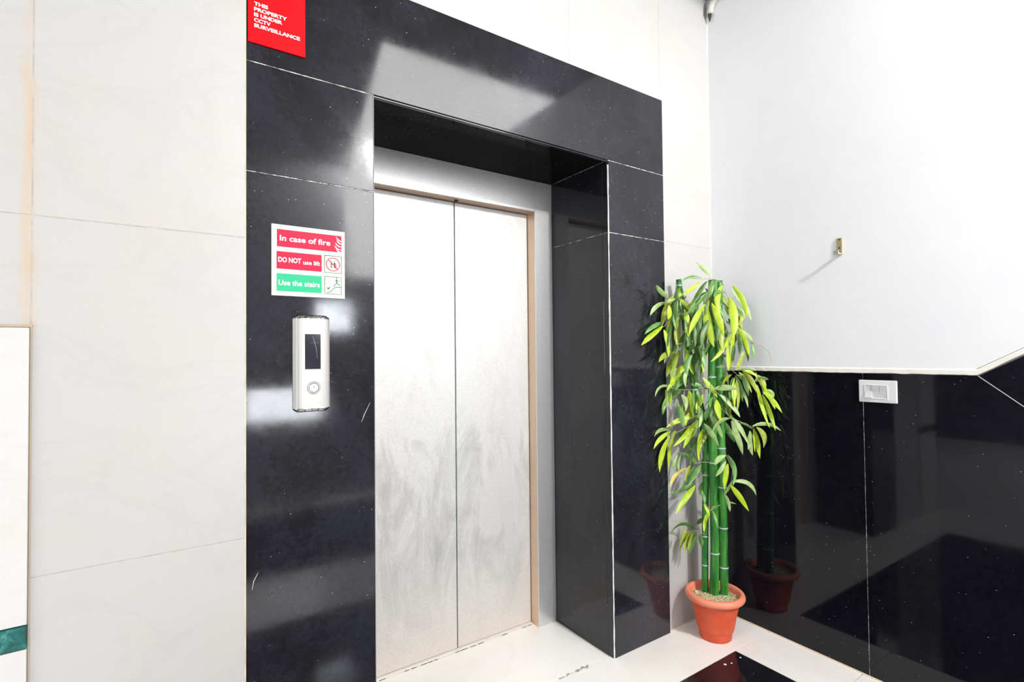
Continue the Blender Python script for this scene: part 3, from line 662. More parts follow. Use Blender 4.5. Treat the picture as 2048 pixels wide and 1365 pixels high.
 (1.596,-0.098,0.683,1.615,-0.123,0.641,1.605,-0.147,0.594,0.0221,-0.39,"d"),
 (1.572,-0.091,0.875,1.577,-0.097,0.832,1.570,-0.101,0.789,0.0262,0.02,"g"),
 (1.584,-0.085,1.017,1.576,-0.079,0.954,1.568,-0.077,0.892,0.0208,-0.31,"d"),
 (1.618,-0.092,1.331,1.583,-0.073,1.286,1.553,-0.065,1.233,0.0281,0.26,"o"),
 (1.435,-0.029,0.938,1.503,-0.029,0.891,1.508,-0.054,0.839,0.0209,-0.12,"g"),
 (1.631,-0.120,1.056,1.663,-0.149,1.026,1.671,-0.174,0.981,0.0261,0.58,"g"),
 (1.600,-0.124,1.191,1.620,-0.150,1.136,1.615,-0.175,1.075,0.0251,0.33,"g"),
 (1.636,-0.107,1.132,1.664,-0.136,1.080,1.658,-0.160,1.016,0.0242,-0.54,"o"),
 (1.595,-0.094,0.850,1.569,-0.082,0.797,1.550,-0.087,0.742,0.0205,0.43,"d"),
 (1.539,-0.053,0.982,1.503,-0.036,0.938,1.465,-0.028,0.891,0.0216,0.34,"d"),
 (1.515,-0.035,1.162,1.464,-0.030,1.134,1.421,-0.028,1.101,0.0256,-0.58,"d"),
 (1.566,-0.063,1.056,1.579,-0.081,1.007,1.559,-0.091,0.954,0.0216,0.05,"d"),
 (1.568,-0.084,1.329,1.531,-0.062,1.279,1.495,-0.045,1.227,0.0274,-0.40,"d"),
 (1.577,-0.059,1.047,1.590,-0.082,0.989,1.575,-0.106,0.930,0.0235,0.38,"o"),
 (1.573,-0.055,0.910,1.534,-0.045,0.854,1.501,-0.061,0.794,0.0206,0.06,"g"),
 (1.576,-0.063,1.081,1.575,-0.073,1.019,1.549,-0.083,0.960,0.0232,-0.42,"g"),
 (1.566,-0.051,1.240,1.545,-0.050,1.186,1.515,-0.061,1.132,0.0220,0.59,"g"),
 (1.636,-0.136,0.985,1.661,-0.153,0.947,1.666,-0.157,0.899,0.0197,0.07,"d"),
 (1.542,-0.089,0.892,1.559,-0.113,0.831,1.551,-0.139,0.770,0.0257,0.13,"g"),
 (1.582,-0.122,0.958,1.539,-0.106,0.911,1.503,-0.113,0.855,0.0211,-0.16,"o"),
 (1.599,-0.129,1.042,1.614,-0.139,0.980,1.616,-0.141,0.915,0.0225,0.02,"g"),
 (1.509,-0.054,1.197,1.463,-0.033,1.166,1.404,-0.032,1.131,0.0253,-0.47,"g"),
 (1.639,-0.126,1.270,1.656,-0.142,1.216,1.658,-0.156,1.158,0.0236,0.30,"g"),
 (1.656,-0.115,1.138,1.630,-0.099,1.093,1.613,-0.092,1.041,0.0277,-0.15,"o"),
 (1.630,-0.147,1.296,1.623,-0.158,1.230,1.594,-0.175,1.165,0.0276,0.23,"d"),
 (1.616,-0.099,0.921,1.635,-0.127,0.887,1.627,-0.158,0.846,0.0196,0.26,"d"),
 (1.665,-0.119,1.102,1.636,-0.116,1.064,1.591,-0.126,1.027,0.0225,0.15,"d"),
 (1.545,-0.045,1.061,1.526,-0.035,1.023,1.502,-0.029,0.986,0.0196,-0.27,"o"),
 (1.525,-0.065,1.265,1.478,-0.049,1.226,1.419,-0.047,1.185,0.0202,-0.34,"d")],
"Y": [
 (1.490,-0.134,1.461,1.457,-0.113,1.417,1.434,-0.100,1.363,0.0263,-0.19,"d"),
 (1.529,-0.156,1.525,1.547,-0.168,1.467,1.559,-0.177,1.407,0.0189,0.26,"g"),
 (1.420,-0.111,1.404,1.405,-0.112,1.337,1.383,-0.124,1.270,0.0185,0.52,"d"),
 (1.484,-0.174,1.586,1.473,-0.175,1.541,1.458,-0.185,1.496,0.0209,-0.16,"d"),
 (1.486,-0.159,1.393,1.465,-0.152,1.344,1.458,-0.164,1.293,0.0252,-0.22,"d"),
 (1.602,-0.230,1.402,1.578,-0.217,1.364,1.560,-0.211,1.321,0.0234,0.24,"o"),
 (1.523,-0.132,1.378,1.474,-0.117,1.349,1.420,-0.121,1.307,0.0251,0.37,"d"),
 (1.502,-0.153,1.601,1.538,-0.186,1.556,1.564,-0.223,1.508,0.0272,0.50,"d"),
 (1.510,-0.150,1.406,1.541,-0.172,1.371,1.554,-0.184,1.323,0.0251,0.35,"g"),
 (1.470,-0.159,1.511,1.459,-0.152,1.447,1.461,-0.157,1.382,0.0211,-0.23,"d"),
 (1.550,-0.176,1.372,1.515,-0.160,1.345,1.484,-0.159,1.306,0.0192,0.15,"g"),
 (1.529,-0.200,1.564,1.527,-0.206,1.506,1.516,-0.218,1.447,0.0191,0.20,"g"),
 (1.476,-0.149,1.587,1.458,-0.139,1.525,1.449,-0.141,1.460,0.0185,0.02,"d"),
 (1.445,-0.112,1.413,1.401,-0.096,1.366,1.358,-0.099,1.308,0.0247,-0.40,"d"),
 (1.464,-0.131,1.414,1.438,-0.123,1.378,1.408,-0.123,1.340,0.0258,0.52,"g"),
 (1.480,-0.121,1.508,1.460,-0.121,1.453,1.438,-0.140,1.398,0.0275,-0.31,"g")],
}
TWIGS = {
"A": [[(1.489,-0.197,1.634),(1.478,-0.188,1.567),(1.467,-0.180,1.510)], [(1.485,-0.195,1.643),(1.451,-0.172,1.634)], [(1.511,-0.213,1.629),(1.532,-0.226,1.611),(1.548,-0.236,1.543)]],
"R": [[(1.537,-0.201,1.421),(1.565,-0.219,1.391),(1.597,-0.241,1.409)], [(1.655,-0.279,1.358),(1.687,-0.301,1.340),(1.720,-0.322,1.310),(1.731,-0.328,1.262)], [(1.567,-0.224,1.545),(1.593,-0.241,1.515)]],
"B": [[(1.395,-0.074,1.636),(1.392,-0.070,1.551),(1.404,-0.076,1.493)], [(1.407,-0.079,1.505),(1.373,-0.055,1.459),(1.347,-0.036,1.425)], [(1.392,-0.069,1.539),(1.363,-0.050,1.547)]],
"C": [[(1.528,-0.132,1.320),(1.509,-0.118,1.262),(1.486,-0.101,1.216)], [(1.525,-0.125,1.146),(1.477,-0.093,1.135),(1.400,-0.041,1.136)], [(1.505,-0.117,1.332),(1.447,-0.078,1.332)]],
"M": [[(1.499,-0.180,1.143),(1.529,-0.200,1.111)], [(1.499,-0.181,1.161),(1.510,-0.187,1.093)]],
"D": [[(1.537,-0.197,1.248),(1.575,-0.222,1.232),(1.598,-0.237,1.209)], [(1.537,-0.197,1.244),(1.613,-0.247,1.232),(1.673,-0.287,1.199),(1.696,-0.301,1.147),(1.701,-0.304,1.113)]],
"E": [[(1.556,-0.180,1.056),(1.598,-0.208,1.003),(1.605,-0.212,0.993)], [(1.605,-0.213,1.003),(1.651,-0.243,0.979),(1.683,-0.264,0.960)]],
"F": [[(1.511,-0.138,1.021),(1.460,-0.102,0.976),(1.384,-0.049,0.931)], [(1.511,-0.138,1.039),(1.489,-0.122,1.010)]],
"G": [[(1.556,-0.138,0.796),(1.516,-0.111,0.799),(1.483,-0.089,0.792)], [(1.530,-0.119,0.752),(1.503,-0.100,0.718),(1.488,-0.089,0.695)]],
"H": [[(1.532,-0.208,0.875),(1.545,-0.216,0.841),(1.568,-0.230,0.778),(1.564,-0.226,0.722),(1.540,-0.208,0.666)]],
"I": [[(1.474,-0.151,0.624),(1.493,-0.163,0.592),(1.530,-0.189,0.618)]],
"J": [[(1.527,-0.110,0.463),(1.500,-0.092,0.479),(1.479,-0.078,0.482)]],
"A2": [[(1.502,-0.184,1.455),(1.467,-0.160,1.455)]],
"D2": [],
"U": [[(1.515,-0.175,1.456),(1.546,-0.194,1.410)]],
"V": [[(1.546,-0.118,1.273),(1.507,-0.091,1.227)]],
"Z": [[(1.572,-0.098,1.178),(1.548,-0.081,1.155)]],
"Y": [[(1.523,-0.177,1.548),(1.493,-0.154,1.457)], [(1.550,-0.193,1.456),(1.569,-0.204,1.410)]],
}
STEMS = [
([(1.562,-0.078,0.131,0.0151),(1.562,-0.084,0.425,0.0151),(1.564,-0.095,0.778,0.0151),(1.562,-0.096,0.896,0.0151),(1.542,-0.086,1.014,0.0163),(1.516,-0.072,1.156,0.0163),(1.490,-0.059,1.368,0.0151),(1.472,-0.051,1.510,0.0140),(1.454,-0.042,1.653,0.0128)],[0.731,0.442,0.307,0.166,1.623,1.132]),
([(1.571,-0.120,0.133,0.0209),(1.574,-0.128,0.389,0.0198),(1.567,-0.132,0.738,0.0198),(1.563,-0.135,0.971,0.0198),(1.560,-0.139,1.203,0.0186),(1.561,-0.146,1.459,0.0186),(1.559,-0.149,1.645,0.0175)],[1.192,0.794,0.373,0.170,1.506]),
([(1.602,-0.154,0.154,0.0186),(1.598,-0.158,0.439,0.0186),(1.593,-0.160,0.670,0.0186),(1.589,-0.162,0.856,0.0175),(1.584,-0.164,1.087,0.0175),(1.580,-0.166,1.273,0.0175),(1.577,-0.169,1.458,0.0163),(1.577,-0.173,1.639,0.0163)],[1.240,0.863,0.494,0.311,0.682,0.184]),
]

# ================================================================== THINGS ON THE WALLS
WHITE_INK = mat('white_print', (0.74, 0.74, 0.74), 0.5)
# ---- red camera-warning sign
RED = mat('glossy_red_board', (0.66, 0.0, 0.004), 0.6, 0, 0.12)
sg = thing('warning_sign', 'bright red board sign with white CCTV surveillance lettering, on black granite at top left', 'sign', (-0.287, 0.0, 2.36))
obj('board', bx((-0.3638, -0.005, 2.203), (-0.2092, -0.0002, 2.520), 0.0006), RED, sg)
for s, x1, zb in (('THIS', -0.3115, 2.2960), ('PROPERTY', -0.2605, 2.2960 - 0.0157), ('IS UNDER', -0.2735, 2.2960 - 0.0157 * 2), ('CCTV', -0.3045, 2.2960 - 0.0157 * 3), ('SURVEILLANCE', -0.2243, 2.2960 - 0.0157 * 4)):
    text_mesh('lettering', s, WHITE_INK, sg, -0.3484, zb + 0.0157, 0.0100, x1 + 0.3484, -0.0054, 0.036)
# ---- fire notice
fs = thing('fire_notice', 'square glow-in-the-dark fire notice with red and green bands above the call panel', 'sign', (-0.198, 0.0, 1.587))
fx0, fx1, fz0, fz1 = -0.3028, -0.0938, 1.4835, 1.6910
def fu(u): return fx0 + (fx1 - fx0) * u
def fv(v): return fz1 - (fz1 - fz0) * v
obj('backing', bx((fx0, -0.004, fz0), (fx1, -0.0002, fz1), 0.0005), mat('luminous_cream_board', (0.60, 0.615, 0.52), 0.45), fs)
REDB = mat('crimson_print', (0.62, 0.008, 0.045), 0.5, 0, 0.2); GRNB = mat('green_print', (0.025, 0.42, 0.20), 0.5, 0, 0.2); INK = mat('dark_green_ink', (0.01, 0.16, 0.08), 0.6); BINK = mat('black_ink', (0.02, 0.02, 0.02), 0.6)
def pr(u0, v0, u1, v1, m, name, y=-0.0044): return obj(name, bx((fu(u0), y, fv(v1)), (fu(u1), -0.0039, fv(v0))), m, fs)
tag(pr(0.068, 0.067, 0.952, 0.312, REDB, 'band'), 'red band with the words In case of fire')
tag(pr(0.064, 0.378, 0.668, 0.622, REDB, 'band'), 'red band with the words DO NOT use lift')
tag(pr(0.064, 0.687, 0.668, 0.935, GRNB, 'band'), 'green band with the words Use the stairs')
CRM = mat('cream_print', (0.66, 0.68, 0.58), 0.5)
text_mesh('lettering', 'In case of fire', WHITE_INK, fs, fu(0.105), fv(0.225), 0.0160, fu(0.79) - fu(0.105), -0.0047, 0.022)
text_mesh('lettering', 'DO NOT', WHITE_INK, fs, fu(0.085), fv(0.525), 0.0140, fu(0.385) - fu(0.085), -0.0047, 0.030)
text_mesh('lettering', 'use lift', WHITE_INK, fs, fu(0.415), fv(0.535), 0.0120, fu(0.645) - fu(0.415), -0.0047, 0.022)
text_mesh('lettering', 'Use the stairs', WHITE_INK, fs, fu(0.088), fv(0.850), 0.0150, fu(0.640) - fu(0.088), -0.0047, 0.022)
def stroke(pts, w, m, name, y=-0.0049):
    """flat printed line along points given in sign fractions"""
    bm = bmesh.new(); P = [Vector((fu(u), 0, fv(v))) for u, v in pts]; L = []
    for i, p in enumerate(P):
        t = (P[min(i + 1, len(P) - 1)] - P[max(i - 1, 0)]).normalized(); nn = Vector((-t.z, 0, t.x))
        ww = w[i] if isinstance(w, (list, tuple)) else w
        L.append((bm.verts.new((p.x + nn.x * ww, y, p.z + nn.z * ww)), bm.verts.new((p.x - nn.x * ww, y, p.z - nn.z * ww))))
    for a, b in zip(L, L[1:]): bm.faces.new((a[0], a[1], b[1], b[0]))
    return obj(name, bm, m, fs)
for k in range(5):                                            # white flames at the end of the red band
    v = 0.085 + 0.043 * k; u = (0.872, 0.880, 0.862, 0.850, 0.872)[k]
    stroke([(u, v), (u + 0.018, v + 0.030), (u + 0.045, v + 0.052), (0.950, v + 0.062 if k < 4 else 0.308)], [0.0003, 0.0017, 0.0021, 0.0008], CRM, 'flame')
def frame(u0, v0, u1, v1, m, name): stroke([(u0, v0), (u1, v0), (u1, v1), (u0, v1), (u0, v0 - 0.002)], 0.0008, m, name)
frame(0.708, 0.375, 0.948, 0.625, BINK, 'box_outline'); frame(0.708, 0.685, 0.948, 0.938, INK, 'box_outline')
cu_, cv_ = 0.828, 0.500
ring = [(cu_ + 0.095 * math.cos(a * math.pi / 16), cv_ + 0.096 * math.sin(a * math.pi / 16)) for a in range(33)]
stroke(ring, 0.0011, REDB, 'prohibition_ring'); stroke([(cu_ - 0.068, cv_ - 0.068), (cu_ + 0.068, cv_ + 0.068)], 0.0011, REDB, 'prohibition_ring', -0.0051)
def man(u, v, s, m, run):
    if run:
        segs = [([(0, -.5), (.03, -.12)], .055), ([(.03, -.12), (-.22, .1), (-.30, .38)], .04), ([(.03, -.12), (.22, .06), (.42, .22)], .04), ([(0, -.46), (.22, -.30), (.36, -.44)], .03), ([(0, -.46), (-.2, -.30)], .03)]
    else:
        segs = [([(0, -.45), (0, 0)], .08), ([(0, 0), (-.1, .5)], .045), ([(0, 0), (.1, .5)], .045), ([(0, -.42), (-.18, -.1)], .03), ([(0, -.42), (.18, -.1)], .03)]
    for pts, w in segs: stroke([(u + a * s, v + b * s) for a, b in pts], w * s * 0.21, m, 'figure', -0.0048)
    stroke([(u - .07 * s + .01 * s, v - .66 * s), (u + .07 * s, v - .66 * s)], .07 * s * 0.21, m, 'figure', -0.0048)
man(0.805, 0.512, 0.085, INK, False); man(0.850, 0.508, 0.085, BINK, False); man(0.868, 0.525, 0.06, REDB, False)
stroke([(0.735, 0.918), (0.782, 0.918), (0.782, 0.902), (0.800, 0.902), (0.800, 0.885), (0.818, 0.885), (0.818, 0.867), (0.836, 0.867), (0.836, 0.850), (0.856, 0.850), (0.856, 0.835), (0.948, 0.835)], 0.0009, INK, 'stair_line')
man(0.878, 0.785, 0.125, INK, True)
stroke([(0.790, 0.835), (0.752, 0.862)], 0.0012, INK, 'arrow'); stroke([(0.750, 0.838), (0.750, 0.864), (0.778, 0.864)], 0.0012, INK, 'arrow')

# ---- hall call panel
px0, px1, pz0, pz1 = -0.2458, -0.1408, 1.1425, 1.4290
cp = thing('lift_call_panel', 'slim silver lift call panel with dark display and one round button', 'call panel', ((px0 + px1) / 2, 0.0, (pz0 + pz1) / 2))
SILV = mat('satin_silver_cover', (0.50, 0.495, 0.475), 0.42, 0.3)
def dome(z0, z1, grow, d, n=14):
    """shallow curved front, extruded upwards"""
    w = px1 - px0 + 2 * grow; pts = []
    for i in range(n + 1):
        t = i / n; x = px0 - grow + w * t; e = abs(2 * t - 1)
        y = -0.004 - (d - 0.004) * (1 - e ** 5) ** 0.6
        pts.append((x, y))
    pts += [(px1 + grow, -0.0003), (px0 - grow, -0.0003)]
    return prism(pts, 'z', z0, z1)
obj('cover', dome(pz0 + 0.011, pz1 - 0.011, 0.0, 0.0185), SILV, cp, False)
for z0, z1, lab in ((pz0, pz0 + 0.0108, 'bottom'), (pz1 - 0.0108, pz1, 'top')):
    bm = bmesh.new(); w = px1 - px0; hh = z1 - z0; rows = []
    for q in range(5):
        f = q / 4; ins = 0.011 * (1 - math.cos(f * math.pi / 2)); z = z0 + hh * (f if lab == 'top' else 1 - f)
        row = []
        for i in range(15):
            t = i / 14; e = abs(2 * t - 1); x = px0 + ins + (w - 2 * ins) * t
            row.append(bm.verts.new((x, -0.004 - (0.0155 - 0.010 * f) * (1 - e ** 5) ** 0.6, z)))
        row += [bm.verts.new((px1 - ins, -0.0003, z)), bm.verts.new((px0 + ins, -0.0003, z))]; rows.append(row)
    for a, b in zip(rows, rows[1:]):
        for k in range(17): bm.faces.new((a[k], a[(k + 1) % 17], b[(k + 1) % 17], b[k]))
    bm.faces.new(rows[0]); bm.faces.new(rows[-1])
    tag(obj('end_cap', bm, CHROME, cp, True), 'scuffed chrome end cap')
obj('side_groove', bx((px0 + 0.0125, -0.0189, pz0 + 0.0112), (px0 + 0.0131, -0.0172, pz1 - 0.0112)), mat('grey_line', (0.45, 0.43, 0.42), 0.6), cp)
disp = obj('display', bx((-0.2147, -0.0196, 1.2686), (-0.1706, -0.0170, 1.3722), 0.0004), mat('dark_display', (0.008, 0.008, 0.018), 0.12), cp)
obj('display_scratch', tube([(-0.193, -.0197, 1.366), (-0.1895, -.0198, 1.352), (-0.183, -.0198, 1.330), (-0.1805, -.0198, 1.30)], [0.0002, .0007, .0006, .0002], 5), mat('display_scratch_grey', (0.35, 0.33, 0.30), 0.6), disp)
obj('display_scratch', tube([(-0.199, -.0197, 1.346), (-0.176, -.0197, 1.3455)], 0.0003, 5), mat('display_scratch_dim', (0.2, 0.2, 0.2), 0.6), disp)
def yl(prof, c, n=32):
    bm = lathe([(r, -h) for r, h in prof], (0, 0, 0), n)
    for v in bm.verts: v.co = Vector((c[0] + v.co.x, c[1] + v.co.z, c[2] + v.co.y))
    return bm
bt = obj('button', yl([(0.0175, 0.0), (0.0175, 0.002), (0.0165, 0.0028), (0.0150, 0.0028), (0.0145, 0.0012), (0.0140, 0.0012), (0.0135, 0.0032), (0.0125, 0.0040)], (-0.1905, -0.0180, 1.2135)), mat('brushed_button_steel', (0.46, 0.46, 0.45), 0.3, 0.7), cp)
obj('button_ring', yl([(0.0190, 0.0), (0.0190, 0.0010), (0.0176, 0.0010)], (-0.1905, -0.0182, 1.2135)), mat('grey_button_ring', (0.22, 0.22, 0.22), 0.5), bt)
obj('button_arrow', prism([(-0.1945, 1.2130), (-0.1865, 1.2130), (-0.1905, 1.2200)], 'y', -0.0226, -0.0218), mat('grey_arrow', (0.25, 0.25, 0.25), 0.5), bt)
lgm = bmesh.new()
for k in range(3): box(lgm, (-0.199 + k * 0.006, -0.0188, 1.1795), (-0.1945 + k * 0.006, -0.0184, 1.183))
obj('embossed_mark', lgm, mat('pale_mark', (0.70, 0.70, 0.69), 0.4), cp)

# ---- bracket on the right wall
hk = thing('wall_bracket', 'small brass coloured L bracket with two screw holes on the white wall', 'bracket', (XW, -0.6005, 1.745))
BR = mat('dull_brass', (0.52, 0.46, 0.26), 0.38, 0.75)
XF = XW - 0.004
obj('back_plate', bx((XF - 0.006, -0.6115, 1.7105), (XF + 0.0005, -0.5890, 1.7800), 0.0008), BR, hk)
obj('foot', bx((XF - 0.034, -0.6105, 1.7095), (XF - 0.0058, -0.5900, 1.7145), 0.0006), mat('pale_brass', (0.70, 0.66, 0.56), 0.3, 0.7), hk)
obj('toe', bx((XF - 0.038, -0.6105, 1.7095), (XF - 0.0342, -0.5900, 1.7245), 0.0006), mat('grey_zinc', (0.50, 0.49, 0.46), 0.4, 0.8), hk)
for z in (1.7725, 1.7385):
    bm = lathe([(0.0034, 0.0), (0.0034, 0.0012), (0.0020, 0.0016)], (0, 0, 0), 12)
    for v in bm.verts: v.co = Vector((XF - 0.0058 - v.co.z, -0.6010 + v.co.x, z + v.co.y))
    obj('screw_hole', bm, BINK, hk)

# ---- light switch
sx0 = XW
lsw = thing('light_switch', 'white plastic switch plate with three rockers on the black granite dado', 'switch', (XW, -0.7260, 1.1450))
PLAS = mat('white_plastic', (0.70, 0.70, 0.71), 0.35); PLAS2 = mat('white_rocker_plastic', (0.60, 0.60, 0.62), 0.3)
bm = bmesh.new()
y0, y1, z0, z1 = -0.7925, -0.6600, 1.1010, 1.1895
box(bm, (sx0 - 0.0095, y0, z0), (sx0 - 0.0004, y1, z1), 0.003, 2)
obj('plate', bm, PLAS, lsw)
ry0, ry1, rz0, rz1 = -0.7600, -0.6840, 1.1190, 1.1690
fr_ = bmesh.new(); w = 0.003
for a, b in (((ry0 - w, rz1), (ry1 + w, rz1 + w)), ((ry0 - w, rz0 - w), (ry1 + w, rz0)), ((ry0 - w, rz0), (ry0, rz1)), ((ry1, rz0), (ry1 + w, rz1))):
    box(fr_, (sx0 - 0.0115, a[0], a[1]), (sx0 - 0.0093, b[0], b[1]), 0.0005)
obj('rocker_frame', fr_, PLAS, lsw)
rw = (ry1 - ry0) / 3
for k in range(3):
    a = ry1 - rw * (k + 1) + 0.0006; b = ry1 - rw * k - 0.0006; up = k == 0
    hi, lo = (0.0150, 0.0095) if not up else (0.0098, 0.0185)
    bm = bmesh.new(); zm = (rz0 + rz1) / 2
    pts = [(sx0 - 0.0090, rz0 + 0.0005), (sx0 - lo, rz0 + 0.0005), (sx0 - 0.0112, zm), (sx0 - hi, rz1 - 0.0005), (sx0 - 0.0090, rz1 - 0.0005)]
    A = [bm.verts.new((x, a, z)) for x, z in pts]; B = [bm.verts.new((x, b, z)) for x, z in pts]
    bm.faces.new(A); bm.faces.new(B[::-1])
    for i in range(5): bm.faces.new((A[i], B[i], B[(i + 1) % 5], A[(i + 1) % 5]))
    obj('rocker', bm, PLAS2, lsw)
obj('raised_mark', bx((sx0 - 0.0099, -0.7850, 1.1065), (sx0 - 0.0093, -0.7650, 1.1085)), PLAS2, lsw)

# ---- white pipe that turns into the wall at the top of the corner
pp = thing('corner_pipe', 'white pipe elbow with grey dirt in the top corner of the marble wall', 'pipe', (XW - 0.03, -0.03, 3.09))
PIPE = mat('white_pipe_plastic', (0.52, 0.52, 0.49), 0.6)
el = [(XW - 0.022, -0.20, H - 0.006), (XW - 0.022, -0.12, 3.125), (XW - 0.022, -0.07, 3.115)] + [(XW - 0.022, -0.07 + 0.052 * math.sin(a), 3.063 + 0.052 * math.cos(a)) for a in (0.4, 0.8, 1.2, 1.57)] + [(XW - 0.022, -0.018, 3.050)]
obj('elbow', tube(el, 0.0165, 12), PIPE, pp, True)
obj('dirt', tube([(XW - 0.024, -0.018, 3.052), (XW - 0.016, -0.013, 3.036), (XW - 0.012, -0.008, 3.018)], [0.010, 0.007, 0.002], 7), mat('dark_dirt', (0.05, 0.04, 0.03), 0.95), pp)
dt = bmesh.new()
for k in range(26):
    y = -0.03 - random.random() * 0.14; lathe([(random.uniform(.002, .005), 0), (.001, .004)], (XW - 0.022 + random.uniform(-.012, .010), y, H - 0.006 - (0.010 if y < -.1 else .0) - random.random() * .004), 5, dt)
tag(obj('mould_specks', dt, mat('olive_mould', (0.16, 0.15, 0.10), 0.95), pp), kind='stuff')

# ================================================================== POTTED BAMBOO
PC = (1.555, -0.136, 0.0)
pb = thing('potted_bamboo', 'tall artificial bamboo with green canes in a terracotta pot in the corner', 'plant', PC)
TER = mat('terracotta', (0.62, 0.13, 0.06), 0.55)
_n = N(TER); _a = _n.noise(_n.map(), 14, 5, 0.65)
_n.col(_n.mix(_n.ramp(_a, [(0.35, 0.0), (0.7, 1.0)]), (0.62, 0.070, 0.018), (0.72, 0.115, 0.045)))
TER2 = mat('terracotta_rim', (0.80, 0.24, 0.14), 0.5)
prof = [(0.066, 0.0), (0.070, 0.003), (0.074, 0.034), (0.0755, 0.040), (0.0795, 0.043), (0.082, 0.050), (0.090, 0.095), (0.100, 0.140), (0.1075, 0.176)]
pot = obj('pot', lathe(prof + [(0.100, 0.176), (0.092, 0.12)], PC, 48), TER, pb, True)
rim = [(0.106, 0.172), (0.117, 0.175), (0.126, 0.180), (0.1305, 0.187), (0.131, 0.195), (0.128, 0.203), (0.122, 0.208), (0.114, 0.209), (0.108, 0.205), (0.105, 0.192), (0.101, 0.160)]
tag(obj('rim', lathe(rim, PC, 48), TER2, pot, True), 'paler rolled pot rim')
GRAV = mat('straw_gravel', (0.5, 0.42, 0.24), 0.9)
_n = N(GRAV); _n.col(_n.ramp(_n.noise(_n.map(), 160, 3), [(0.36, (0.16, 0.11, 0.04)), (0.48, (0.55, 0.45, 0.22)), (0.64, (0.80, 0.74, 0.55))]))
gvm = bmesh.new(); lathe([(0.099, 0.150), (0.1035, 0.176), (0.08, 0.179), (0.04, 0.181), (0.01, 0.182)], PC, 32, gvm)
for k in range(700):
    a = random.random() * 2 * math.pi; r = 0.099 * math.sqrt(random.random()); s = random.uniform(.003, .0065)
    c = Vector((PC[0] + r * math.cos(a), PC[1] + r * math.sin(a), 0.1795 + random.random() * .004))
    vs = [gvm.verts.new(c + Vector((random.uniform(-1, 1), random.uniform(-1, 1), random.uniform(-.6, 1))).normalized() * s) for _ in range(4)]
    for f in ((0, 1, 2), (0, 2, 3), (0, 3, 1), (1, 3, 2)): gvm.faces.new([vs[i] for i in f])
o = obj('gravel', gvm, GRAV, pb); tag(o, kind='stuff')
# ---- canes
CANE = mat('green_cane', (0.03, 0.24, 0.05), 0.28)
_n = N(CANE); _s = _n.noise(_n.map((6, 6, 0.6)), 8, 5, 0.6)
_n.col(_n.mix(_n.ramp(_s, [(0.35, 0.0), (0.72, 1.0)]), (0.006, 0.11, 0.016), (0.09, 0.34, 0.045)))
NODE = mat('pale_sheen_node', (0.40, 0.47, 0.52), 0.3)  # pale node bands, their bluish-white shine painted into the colour
def interp(pts, z):
    for a, b in zip(pts, pts[1:]):
        if (a[2] - z) * (b[2] - z) <= 0 and a[2] != b[2]:
            t = (z - a[2]) / (b[2] - a[2]); return [a[i] + (b[i] - a[i]) * t for i in range(4)]
    return pts[-1]
for pts, nodes in STEMS:
    zs = sorted({round(0.13 + (pts[-1][2] - 0.13) * i / 60, 4) for i in range(61)} | {n_ + d for n_ in nodes for d in (-0.006, -0.002, 0.002, 0.006)})
    P, R = [], []
    for z in zs:
        q = interp(pts, max(pts[0][2], z)) if z > pts[0][2] else [*pts[0][:2], z, pts[0][3]]
        k = 1.0
        for n_ in nodes:
            if abs(z - n_) < 0.003: k = 1.07
        P.append((q[0], q[1], z)); R.append(q[3] * k)
    cane = obj('cane', tube(P, R, 14), CANE, pb, True)
    for n_ in nodes:
        q = interp(pts, n_) if n_ > pts[0][2] else pts[0]
        obj('cane_node', tube([(q[0], q[1], n_ + d) for d in (-0.004, -0.002, 0.0, 0.002, 0.004)], [q[3] * s for s in (1.02, 1.09, 1.11, 1.09, 1.02)], 14), NODE, cane, True)
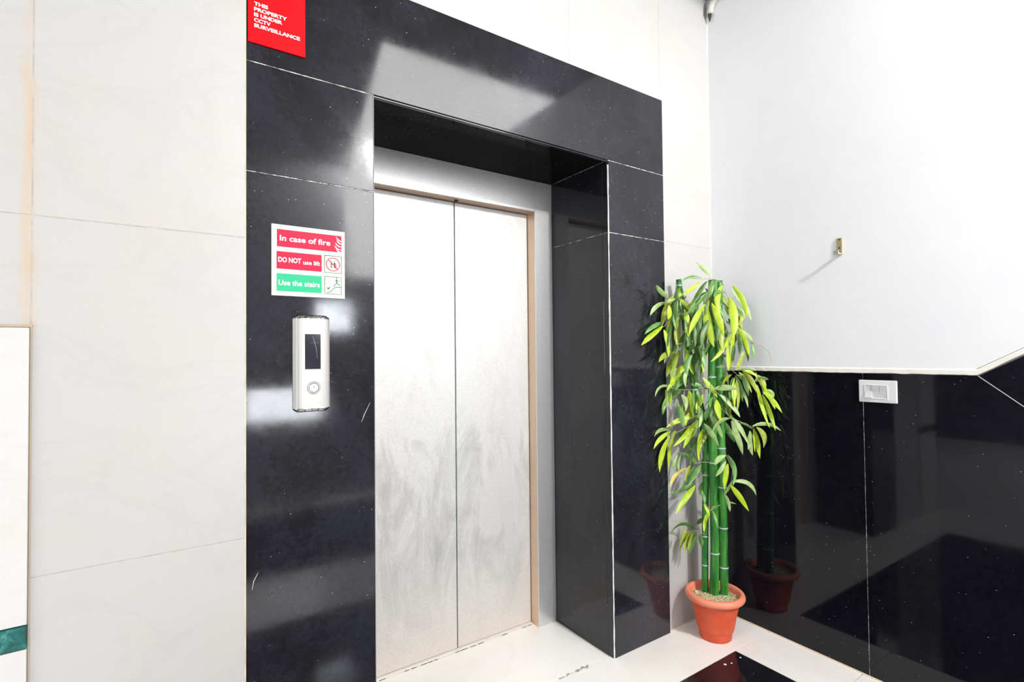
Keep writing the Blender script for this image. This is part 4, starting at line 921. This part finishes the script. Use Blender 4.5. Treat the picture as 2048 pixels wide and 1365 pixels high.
# ---- leaves: every leaf a mesh of its own under its branch
def leafmat(name, c1, c2, rough=0.42):
    m = mat(name, c1, rough); n = N(m)
    n.col(n.mix(n.ramp(n.noise(n.map(), 38, 4, 0.6), [(0.35, 0.0), (0.7, 1.0)]), c1, c2)); return m
LM = {'y': leafmat('yellow_green_leaf', (0.28, 0.42, 0.008), (0.42, 0.56, 0.02)), 'g': leafmat('mid_green_leaf', (0.07, 0.20, 0.04), (0.15, 0.31, 0.07)),
      'p': leafmat('pale_green_leaf', (0.20, 0.31, 0.09), (0.32, 0.43, 0.17)), 'd': leafmat('shaded_green_leaf', (0.035, 0.10, 0.015), (0.07, 0.16, 0.02)),  # 'd': shade inside the crown, put into a deeper leaf green
      'o': leafmat('olive_leaf', (0.18, 0.24, 0.015), (0.32, 0.38, 0.03)), 's': leafmat('straw_leaf', (0.60, 0.48, 0.10), (0.70, 0.60, 0.22))}
TWIG = mat('pale_twig', (0.34, 0.30, 0.15), 0.7)
FACE = Vector((-0.60, -0.80, 0.05)).normalized()
PROF = (0.22, 0.68, 0.95, 1.0, 0.95, 0.78, 0.48, 0.03)
def leaf(B, Mi, T, w, roll):
    bm = bmesh.new(); rows = []; B, Mi, T = Vector(B), Vector(Mi), Vector(T); n = len(PROF) - 1
    d = (T - B) * 0.09; T = T + d; Mi = Mi + d * 0.5
    C2 = Mi * 2 - (B + T) * 0.5
    ph = random.random() * 6
    for i in range(n + 1):
        t = i / n; p = B * (1 - t) ** 2 + C2 * 2 * t * (1 - t) + T * t * t
        tg = ((C2 - B) * (1 - t) + (T - C2) * t).normalized()
        nr = (FACE - tg * FACE.dot(tg)).normalized()
        a = roll * (1 - 0.3 * t) + 0.18 * math.sin(3 * t + ph)
        side = tg.cross(nr).normalized(); s = side * math.cos(a) + nr * math.sin(a); up = s.cross(tg) * (1 if s.cross(tg).dot(FACE) > 0 else -1)
        h = w * 0.5 * PROF[i]; wav = w * 0.05 * math.sin(9 * t + ph)
        rows.append([bm.verts.new(p + s * h - up * (h * 0.30 + wav)), bm.verts.new(p + s * h * .45 - up * h * .06), bm.verts.new(p - up * h * 0.12), bm.verts.new(p - s * h * .45 - up * h * .06), bm.verts.new(p - s * h - up * (h * 0.30 - wav))])
    for a, b in zip(rows, rows[1:]):
        for k in range(4): bm.faces.new((a[k], a[k + 1], b[k + 1], b[k]))
    return bm
for key, rows in LEAVES.items():
    br = None
    for l in TWIGS[key] or [[rows[0][0:3], rows[0][6:9]]]:
        b_ = obj('branch', tube(l, [0.0016] + [0.0012] * (len(l) - 1), 5), TWIG, pb); br = br or b_
    for r in rows:
        obj('leaf', leaf(r[0:3], r[3:6], r[6:9], r[9] * 1.08, r[10]), LM[r[11]], br, True)
bpy.context.view_layer.update()
